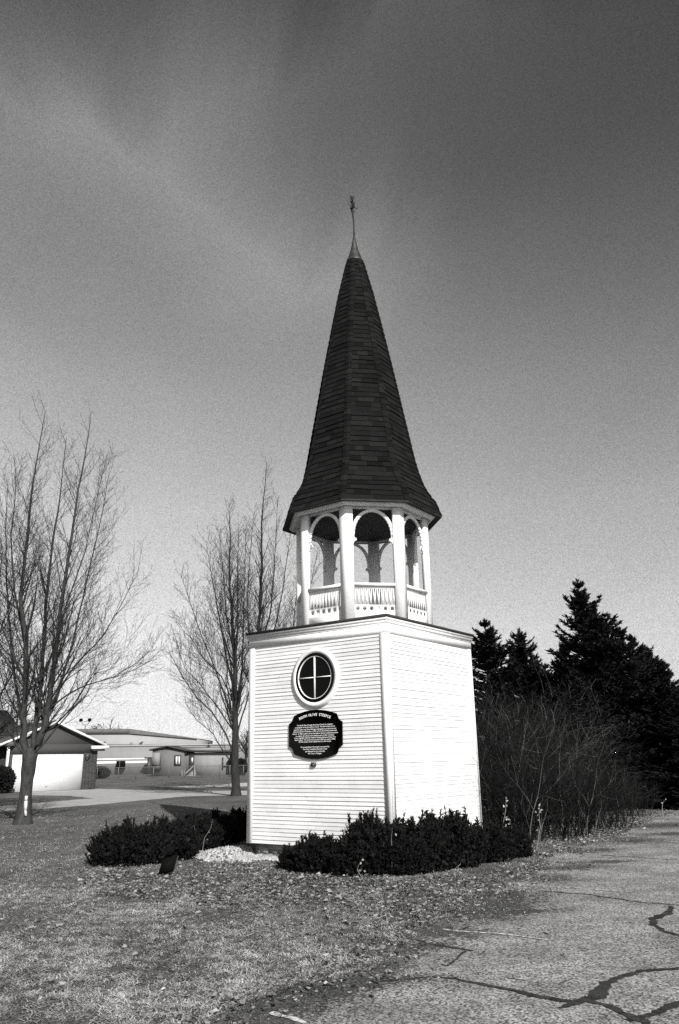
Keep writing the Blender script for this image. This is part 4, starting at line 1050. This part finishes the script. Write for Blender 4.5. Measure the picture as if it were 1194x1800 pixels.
def pn(x, y, s, sd):   # cheap smooth noise on arrays
    v = 0
    r = np.random.RandomState(sd)
    for k in range(7):
        a = r.rand()*6.28; f = s*(1 + r.rand()*1.6); v = v + np.sin((x*np.cos(a)+y*np.sin(a))*f + r.rand()*6.28)
    return v/7
boxpoly = [((CT + (s1*LV + s2*RV)*(BW/2-.08)).x, (CT + (s1*LV + s2*RV)*(BW/2-.08)).y) for s1, s2 in ((-1,-1),(1,-1),(1,1),(-1,1))]
def area(px, n, z=.0):
    poly = [(g(x, y).x, g(x, y).y) for x, y in px]; a = np.array(poly); lo, hi = a.min(0), a.max(0)
    P = lo + rs.rand(n*3, 2)*(hi-lo); P = P[inpoly(P, poly)][:n]; P = P[~inpoly(P, boxpoly)]
    return np.column_stack([P, np.full(len(P), z)])
# white stones against the foundation
P1 = area([(340, 1507), (352, 1497), (395, 1489), (430, 1488), (444, 1496), (446, 1507), (440, 1516), (400, 1519), (362, 1515)], 1700)
cx_ = P1[:, 0].mean(); P1[:, 2] = .010 + .085*np.clip(1 - ((P1[:, 0]-g(405, 1503).x)/.55)**2 - ((P1[:, 1]-g(405, 1500).y)/.8)**2, 0, 1)*rs.rand(len(P1))**.5
P2 = area([(442, 1500), (470, 1501), (500, 1503), (530, 1506), (530, 1516), (500, 1517), (470, 1513), (446, 1514)], 700, .015)
Pg = np.vstack([P1, P2]); scatter('gravel', M['stone'], Pg, rs.uniform(.018, .040, len(Pg)), 'stone', rs.rand(len(Pg)), kind='stuff')
# leaf litter
L_ = [area([(140, 1530), (310, 1535), (345, 1518), (520, 1520), (560, 1540), (800, 1545), (900, 1530), (990, 1490), (960, 1520), (830, 1590), (700, 1650), (500, 1600), (300, 1590), (140, 1570)], 26000),
      area([(840, 1490), (930, 1500), (960, 1512), (1000, 1495), (1080, 1472), (1140, 1445), (1120, 1436), (1000, 1450), (900, 1475)], 13000), area([(140, 1470), (340, 1500), (560, 1530), (500, 1570), (140, 1550)], 3500), area([(0, 1500), (500, 1560), (800, 1620), (600, 1700), (0, 1750)], 1500), area([(150, 1440), (440, 1440), (560, 1500), (300, 1520), (150, 1520)], 1200)]
# loose leaves and straw blown along the broken edge of the paving
ep = np.array([(p.x, p.y) for p in eg]); k_ = rs.randint(1, len(ep)-1, 5200); f_ = rs.rand(5200)[:, None]
ee = ep[k_]*(1-f_) + ep[k_+1 - (k_+1 >= len(ep))]*f_ + rs.randn(5200, 2)*np.array([.28, .30]); L_.append(np.column_stack([ee, np.full(5200, .01)]))
Pl = np.vstack(L_); ok = pn(Pl[:, 0], Pl[:, 1], 3.5, 3) + .9*pn(Pl[:, 0], Pl[:, 1], 8, 4) + .3*rs.randn(len(Pl)) > -.15; Pl = Pl[ok]; Pl[:, 2] = rs.uniform(.005, .045, len(Pl))
scatter('leaf_litter', M['leaf'], Pl, np.where(rs.rand(len(Pl)) < .14, rs.uniform(.022, .042, len(Pl)), rs.uniform(.007, .021, len(Pl))), 'leaf', rs.rand(len(Pl))**1.8, kind='stuff')
# grass
apoly = [(p[0], p[1]) for p in asph]
G = []
for (y0_, y1_, n) in ((5.0, 8.0, 150000), (8.0, 12.0, 160000), (12.0, 18.0, 90000), (18.0, 30.0, 70000)):
    Y = rs.uniform(y0_, y1_, n); X = rs.uniform(-.47, .46, n)*Y; P = np.column_stack([X, Y, np.zeros(n)]); G.append(P)
k_ = rs.randint(0, len(ep)-1, 26000); f_ = rs.rand(26000)[:, None]
Eg = np.column_stack([ep[k_]*(1-f_) + ep[k_+1]*f_ + rs.randn(26000, 2)*.26, np.zeros(26000)])
G = np.vstack(G)
J = G[:, :2] + rs.randn(len(G), 2)*.16
keep = ~inpoly(J, apoly) & ~inpoly(G, boxpoly); G = np.vstack([G[keep], Eg])
cov = pn(G[:, 0], G[:, 1], 2.2, 5) + pn(G[:, 0], G[:, 1], 9, 6)*.8; G = G[(cov + .35*rs.randn(len(G))) > -.22]
gn = pn(G[:, 0], G[:, 1], 2.8, 9)*.5 + pn(G[:, 0], G[:, 1], 13, 10)*.6 + pn(G[:, 0], G[:, 1], 30, 12)*.5
tone = np.clip(.5 + gn + rs.randn(len(G))*.28, 0, 1)
def dist_poly(P, px):
    A = [(g(x, y).x, g(x, y).y) for x, y in px]; return inpoly(P, A)
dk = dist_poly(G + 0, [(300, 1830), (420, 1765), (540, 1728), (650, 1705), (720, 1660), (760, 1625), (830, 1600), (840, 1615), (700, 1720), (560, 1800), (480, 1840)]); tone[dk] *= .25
far = np.clip((G[:, 1]-5)/20, 0, 1)
G[:, 2] = .004
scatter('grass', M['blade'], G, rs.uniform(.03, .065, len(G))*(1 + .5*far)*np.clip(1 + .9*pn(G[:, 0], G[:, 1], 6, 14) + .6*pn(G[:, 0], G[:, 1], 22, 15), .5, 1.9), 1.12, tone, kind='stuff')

# ---------------------------------------------------------------- brick house with garage
def frame_px(xL, YL, xR, YR, yb=1390):
    a = at(xL, yb, YL); c = at(xR, yb, YR); a = Vector((a.x, YL, 0)); c = Vector((c.x, YR, 0)); return a, c
Ga, Gc = frame_px(13, 50.6, 167, 54.2)
gu = (Gc-Ga).normalized(); GWd = (Gc-Ga).length; gn_ = Vector((gu.y, -gu.x, 0)); gback = -gn_
house = thing('brick_house', 'dark brick house with a wide white garage door and low gable', 'house', tuple(Ga))
HE = 3.05; 
def Zpx(x, y, Y): return at(x, y, Y).z
zdoor = Zpx(80, 1324.8, 52.2); zeave = Zpx(160, 1308, 54); zpk = Zpx(84, 1274, 52.3)
D0 = GWd*.022; D1 = GWd*.835; xpk = GWd*.46
b = MB(); th = .22
def wallbox(x0, x1, z0, z1, d0=0, d1=.22): b.box(Ga + gu*x0 + Zv*z0 - gn_*d0, gu*(x1-x0), gback*(d1-d0), Zv*(z1-z0))
wallbox(-.02, D0, 0, zdoor); wallbox(D1, GWd, 0, zdoor); wallbox(-.02, GWd, zdoor, zeave)
xl = -.6
gv = [Ga + gu*(-.02) + Zv*zeave, Ga + gu*GWd + Zv*zeave, Ga + gu*xpk + Zv*zpk]; b.add(gv + [p + gback*th for p in gv], ((0, 1, 2), (5, 4, 3), (0, 3, 4, 1), (1, 4, 5, 2), (2, 5, 3, 0)))
wallbox(-6.5, -.02, 0, zeave, -1.0, .3) if False else None
b.box(Ga + gu*GWd + Zv*0 + gback*th, -gu*.2, gback*7.5, Zv*zeave); b.box(Ga + gu*(-8) + gback*.8, gu*7.98, gback*.25, Zv*zeave)
# individual courses would be below a pixel: shallow relief bricks on the visible pier and gable
rb = random.Random(2)
for r in range(int(zdoor/.075)):
    x = D1 + (.06 if r % 2 else 0)
    while x < GWd - .05:
        x1 = min(x+.2, GWd); b.box(Ga + gu*x + Zv*(r*.075) + gn_*.001, gu*(x1-x-.012), gn_*.008, Zv*.063, rb.random()); x += .212
wl = b.build('wall', M['brick'], house)
b = MB(); b.box(Ga + gu*D0 + Zv*.02 + gback*.09, gu*(D1-D0), gback*.05, Zv*(zdoor-.02))
for i in range(1, 4): b.box(Ga + gu*(D0+.02) + Zv*(zdoor*i/4-.006) + gback*.083, gu*(D1-D0-.04), gback*.006, Zv*.005)
gd = b.build('garage_door', M['door_white'], house)
b = MB(); b.box(Ga + gu*(D0+(D1-D0)*.5-.06) + Zv*.25 + gback*.07, gu*.12, gback*.02, Zv*.03); b.build('handle', M['metal_dark'], gd)
b = MB(); ov = .35
sl_r = (Ga + gu*(GWd+.45) + Zv*(zeave-.12)) ; pk = Ga + gu*xpk + Zv*(zpk+.14)
sl_l = Ga + gu*(xpk - (GWd+.45-xpk)*1.1) + Zv*(zeave-.22)
for (e0, e1) in ((sl_r, pk), (pk, sl_l)):
    u_ = e1 - e0; b.box(e0 + gn_*ov, u_, gback*8.2, Zv*.10)
# main roof rising behind on the left
rA = Ga + gu*(-9) + gback*.6 + Zv*(zeave-.1); b.box(rA, gu*(9 + xpk*.55), gback*5.5 + Zv*2.4, Zv*.12)
b.build('roof', M['roof_dark'], house)
b = MB()
for (e0, e1, f0) in ((sl_r, pk, 0), (pk, sl_l, 0)):
    u_ = e1 - e0; b.box(e0 + gn_*(ov+.03) - Zv*.06, u_, gn_*.03, Zv*.14)
b.build('rake_board', M['trim'], house)
b = MB(); b.box(Ga + gu*(GWd-.55) + Zv*(zeave-.32) + gn_*.02, gu*1.15, gn_*.4, Zv*.20); b.build('eave_return', M['trim'], house)
b = MB(); b.box(Ga + gu*(GWd-.50) + Zv*(zeave-.44) + gn_*.02, gu*.85, gn_*.3, Zv*.12); b.build('soffit', M['roof_dark'], house)
b = MB(); q0 = at(16, 1317, 50.3); q1 = at(10.5, 1366, 50.3); b.tube([q0, q0.lerp(q1, .5), q1], .07, 6, cap=True); b.build('downspout', M['trim'], house)
b = MB(); q0 = at(153, 1329, 53.6); b.box(q0 - Vector((.12, 0, .15)), (.24, 0, 0), (0, .3, 0), (0, 0, .28)); b.tube([q0 + Vector((0, .1, -.15)), q0 + Vector((0, .1, -.25))], [.12, .05], 6, cap=True); b.build('wall_lamp', M['metal_dark'], house)
# porch eave at far left
b = MB(); q0 = at(-60, 1314, 49.5); q1 = at(22, 1311, 50.2); b.box(q0, q1-q0, (0, 1.2, 0), (0, 0, .22)); b.build('porch_roof', M['fascia'], house)

def round_bush(label, px, pyb, pyt, Y, wpx, seed, tags='far'):
    B0 = at(px, pyb, Y); zt_ = at(px, pyt, Y).z; w_ = wpx/2/FPX*Y; rnd = random.Random(seed)
    t = thing('evergreen_shrub', label, 'shrub', (B0.x, Y, 0)); ne = MB(); st = MB()
    st.tube([(B0.x, Y, 0), (B0.x, Y, zt_*.6)], [.06, .02], 5)
    for i in range(2600):
        v = Vector((rnd.gauss(0, 1), rnd.gauss(0, 1), rnd.gauss(0, 1))).normalized(); r = rnd.random()**.25 * (1 + .12*mnoise.noise(v*2.3))
        p = Vector((B0.x + v.x*w_*r, Y + v.y*w_*r, zt_*.5 + v.z*zt_*.5*r)); e = norm(v + Vector((rnd.gauss(0, .7), rnd.gauss(0, .7), rnd.gauss(.3, .7))))*.2; w = norm(e.cross(Vector((rnd.gauss(0,1), 1, rnd.gauss(0,1)))))*.06
        ne.add((p-w, p+w, p+e+w*.4, p+e-w*.4), ((0, 1, 2, 3),), rnd.random())
    st.build('stem', M['bark_far'], t); ne.build('foliage', M['spruce'], t)
round_bush('rounded dark evergreen shrub against the brick at the left edge', 2, 1391, 1350, 49.6, 34, 1)
round_bush('low dark shrub on the grass right of the garage', 177, 1363, 1349, 92, 28, 2)
round_bush('dark shrub at the right end of the trailer behind the bare tree', 424, 1366, 1335, 96, 18, 3)

# ---------------------------------------------------------------- metal building
def at0(x, Y): p = at(x, 1360, Y); return Vector((p.x, p.y, 0))
def facade(xL, YL, xR, YR): 
    a, c = at0(xL, YL), at0(xR, YR); u_ = (c-a).normalized(); return a, u_, (c-a).length, Vector((u_.y, -u_.x, 0))
a, u_, Lw, n_ = facade(60, 118, 440, 126)
shed = thing('metal_building', 'long pale metal building with a dark roof edge behind the brick house', 'building', tuple(a))
zf = Zpx(250, 1312, 122); zt1 = Zpx(250, 1308.5, 122)
b = MB(); b.box(a, u_*Lw, -n_*12, Zv*zf); b.build('wall', M['metal_light'], shed)
b = MB(); b.box(a + Zv*zf + n_*.1, u_*Lw, -n_*12.3, Zv*.22); b.build('parapet', M['metal_light2'], shed)
b = MB(); zs_ = Zpx(200, 1342.5, 120); b.box(a + Zv*zs_ + n_*.01, u_*Lw*.545, n_*.04, Zv*.32); b.box(a + Zv*(zs_+.55) + n_*.01, u_*Lw*.545, n_*.04, Zv*.18); b.build('stripe', M['door_white'], shed)
b = MB(); 
zu0 = zf + .2; zuL = Zpx(165, 1290, 132); zuR = Zpx(345, 1298, 135)
p0, p1 = at0(70, 131), at0(345, 136); uu = (p1-p0)
b.add([p0 + Zv*zu0, p1 + Zv*zu0, p1 + Zv*zuR, p0.lerp(p1, .55) + Zv*(zuL), p0 + Zv*(zuL+.1)] + [q + Vector((0, 16, 0)) for q in (p0 + Zv*zu0, p1 + Zv*zu0, p1 + Zv*zuR, p0.lerp(p1, .55) + Zv*zuL, p0 + Zv*(zuL+.1))], ((0,1,2,3,4),(9,8,7,6,5),(1,6,7,2),(0,4,9,5),(2,7,8,3),(3,8,9,4)))
b.build('upper_wall', M['metal_light2'], shed)
b = MB(); q = [p0 + Zv*(zuL+.1), p0.lerp(p1, .55) + Zv*zuL, p1 + Zv*(zuR-.1)]
b.box(q[0] + Vector((0, -.3, 0)), q[1]-q[0], (0, 12, 0), (0, 0, .75)); 
b.add([q[1] + Vector((0,-.3,0)), q[2] + Vector((0,-.3,0)), q[2] + Vector((0,-.3,.12)), q[1] + Vector((0,-.3,.75))] + [v + Vector((0, 12, 0)) for v in (q[1], q[2], q[2] + Zv*.12, q[1] + Zv*.75)], ((0,1,2,3),(7,6,5,4),(3,2,6,7),(1,5,6,2)))
b.build('roof', M['fascia'], shed)
b = MB()
for (x0, x1, y) in ((186, 228, 1309.6), (252, 346, 1309.6)):
    c0, c1 = at(x0, y, 130.5), at(x1, y, 132.5); b.tube([c0, c1], .10, 5)
b.build('gutter_pipe', M['fascia'], shed)
for (x0, x1, y0_, y1_) in ((228, 246, 1305, 1315),):
    b = MB(); c0 = at(x0, 1310, 124); c1 = at(x1, 1304.5, 124.4); b.box(c0, (c1.x-c0.x, 0, 0), (0, 2, 0), (0, 0, c1.z-c0.z)); b.build('roof_unit', M['metal_light2'], shed)
for x in (180, 246, 366):
    b = MB(); c0 = at(x, 1311, 123.5); b.tube([c0, c0 + Vector((0, 0, .35)), c0 + Vector((.45, 0, .55))], [.06, .10, .12], 8, cap=True); b.build('vent_hood', M['metal_dark'], shed)
b = MB(); c0 = at(203.5, 1352, 119.6); c1 = at(217.5, 1337.5, 119.8); b.box(c0 + Vector((0, .1, 0)), (c1.x-c0.x, 0, 0), (0, 1.2, 0), (0, 0, c1.z-c0.z)); w1 = b.build('window', M['black'], shed)
b = MB(); xm = (c0.x+c1.x)/2; b.box(Vector((xm-.03, c0.y+.02, c0.z)), (.06, 0, 0), (0, .07, 0), (0, 0, c1.z-c0.z)); b.build('mullion', M['fascia'], w1)
b = MB(); c0 = at(258, 1361, 119); c1 = at(262, 1333, 119); b.box(c0, (.4, 0, 0), (0, 1.6, 0), (0, 0, c1.z-c0.z)); c2 = at(254, 1333.5, 119); b.box(c2, (.75, 0, 0), (0, 1.6, 0), (0, 0, .2)); b.build('canopy', M['metal_dark'], shed)

# ---------------------------------------------------------------- trailer home
YM = 100
tr_ = thing('trailer_home', 'grey trailer home with dark trimmed window and door behind the chain link fence', 'trailer home', tuple(at0(330, YM)))
def bx_px(bm_, x0, y0, x1, y1, Y, depth, tone=.5):
    p = at(x0, y1, Y); q = at(x1, y0, Y); b_ = bm_; b_.box((p.x, Y, max(p.z, 0)), (q.x-p.x, 0, 0), (0, depth, 0), (0, 0, q.z-max(p.z, 0)), tone)
b = MB(); bx_px(b, 266, 1318, 324, 1368, 99, 7); b.build('gable_end_wall', M['trailer_dark'], tr_)
b = MB(); bx_px(b, 324.3, 1322, 403, 1368, 101, 6); b.build('wall', M['trailer'], tr_)
b = MB(); pL = at(262, 1319.5, 98.6); pM = at(292, 1312.5, 98.6); pR = at(328, 1320, 98.6)
for (s_, e_) in ((pL, pM), (pM, pR)): b.box(s_, e_-s_, (0, 7.5, 0), (0, 0, .14))
vs = [at(266, 1318.2, 99), at(292, 1314, 99), at(322, 1318.2, 99)]; b.add(vs + [v + Vector((0, 7, 0)) for v in vs], ((0, 2, 1), (3, 4, 5)))
q0 = at(326, 1321.5, 100.4); q1 = at(405, 1321.5, 100.4); b.box(q0, q1-q0, (0, 7, 0), (0, 0, .18)); q0 = at(300, 1316.5, 104); q1 = at(402, 1316.5, 104); b.box(q0, q1-q0, (0, 3, 0), (0, 0, .2)); 
b.build('roof', M['roof_dark'], tr_)
b = MB(); q0 = at(300, 1321, 103); q1 = at(403, 1314, 103); b.box((q0.x, 103, q0.z), (q1.x-q0.x, 0, 0), (0, 2, 0), (0, 0, q1.z-q0.z)); b.build('roof_panel', M['metal_light'], tr_)
b = MB(); bx_px(b, 267, 1323, 281, 1345, 98.3, .7); bw = b.build('bay_window', M['trailer'], tr_)
b = MB(); bx_px(b, 267, 1345.2, 282, 1353, 98.4, .55); b.build('skirt', M['metal_dark'], bw)
b = MB(); bx_px(b, 306, 1327, 319, 1346, 98.93, .065); wf = b.build('window', M['metal_dark'], tr_)
b = MB(); bx_px(b, 308.6, 1329.5, 312.2, 1343.5, 98.88, .05); bx_px(b, 313.4, 1329.5, 316.6, 1343.5, 98.88, .05); b.build('curtain', M['curtain'], wf)
b = MB(); bx_px(b, 331.5, 1327.5, 342, 1353, 100.93, .065); dr = b.build('door', M['metal_dark'], tr_)
b = MB(); bx_px(b, 336.5, 1332, 339.5, 1340, 100.88, .05); b.build('pane', M['curtain'], dr)
b = MB(); 
for (x0, y0_, x1, y1_) in ((326, 1360, 341, 1346), (322, 1366, 326, 1360)): b.tube([at(x0, y0_, 98.0), at(x1, y1_, 99.5)], .07, 4)
for (x, ya, yb) in ((320, 1353, 1366), (324, 1355, 1366), (342, 1346, 1364)): b.tube([at(x, ya, 98.2), at(x, yb, 98.2)], .06, 4)
for i in range(4): bx_px(b, 328 + i*3.4, 1362 - i*2.4, 342, 1364.3 - i*2.4, 98.5 + .02*i, 2)
b.build('steps', M['metal_light2'], tr_)
b = MB(); bx_px(b, 403.3, 1325, 411, 1368, 99.5, 2); b.build('end_shed', M['black'], tr_)
b = MB(); bx_px(b, 390.5, 1331, 393, 1352, 100.8, .15); bx_px(b, 391, 1346, 400, 1347.2, 100.8, .15); b.build('utility_post', M['metal_dark'], tr_)

# chain link fence
fe = thing('chain_link_fence', 'low chain link fence crossing the lawn in front of the grey trailer', 'fence', tuple(at0(290, 88)))
YF = 88
zt_f = 1.15
for i, x in enumerate((171, 208, 239, 270, 297, 325, 355, 386, 404, 428)):
    b = MB(); p = at0(x, YF); b.tube([p, p + Zv*(zt_f+.05)], .05 if i else .04, 5, cap=True); b.build('post', M['fence'], fe)
b = MB(); b.tube([at0(168, YF) + Zv*zt_f, at0(440, YF) + Zv*zt_f], .03, 5); b.build('top_rail', M['fence'], fe)
b = MB(); pa, pb_ = at0(168, YF), at0(440, YF); Lf = (pb_-pa).length; st = .14; k = 0
while k*st < Lf:
    for sg in (1, -1):
        x0 = k*st; x1 = x0 + sg*zt_f*.9
        if 0 <= x1 <= Lf: 
            p = pa + (pb_-pa).normalized()*x0 + Zv*.03; q = pa + (pb_-pa).normalized()*x1 + Zv*(zt_f-.03); w = Vector((.006, 0, 0)); b.quad(p-w, p+w, q+w, q-w)
    k += 1
b.build('mesh', M['fence'], fe)
# yard lights on a pole
yp = thing('light_pole', 'thin pole with two dark floodlights above the garage roof', 'light pole', tuple(at0(150, 95)))
b = MB(); t0 = at(150, 1274, 95); b.tube([at0(150, 95), t0], [.07, .05], 6, cap=True); b.tube([at(143.5, 1270, 95), at(147, 1274, 95), at(154, 1274, 95), at(158, 1268, 95)], .04, 5); b.build('pole', M['fence'], yp)
for x, y in ((143, 1265.5), (158, 1265)):
    b = MB(); p = at(x, y, 95); b.tube([p + Vector((0, .2, 0)), p + Vector((0, .05, 0)), p + Vector((0, -.2, -.05))], [.08, .2, .2], 8, cap=True); b.build('floodlight', M['black'], yp)
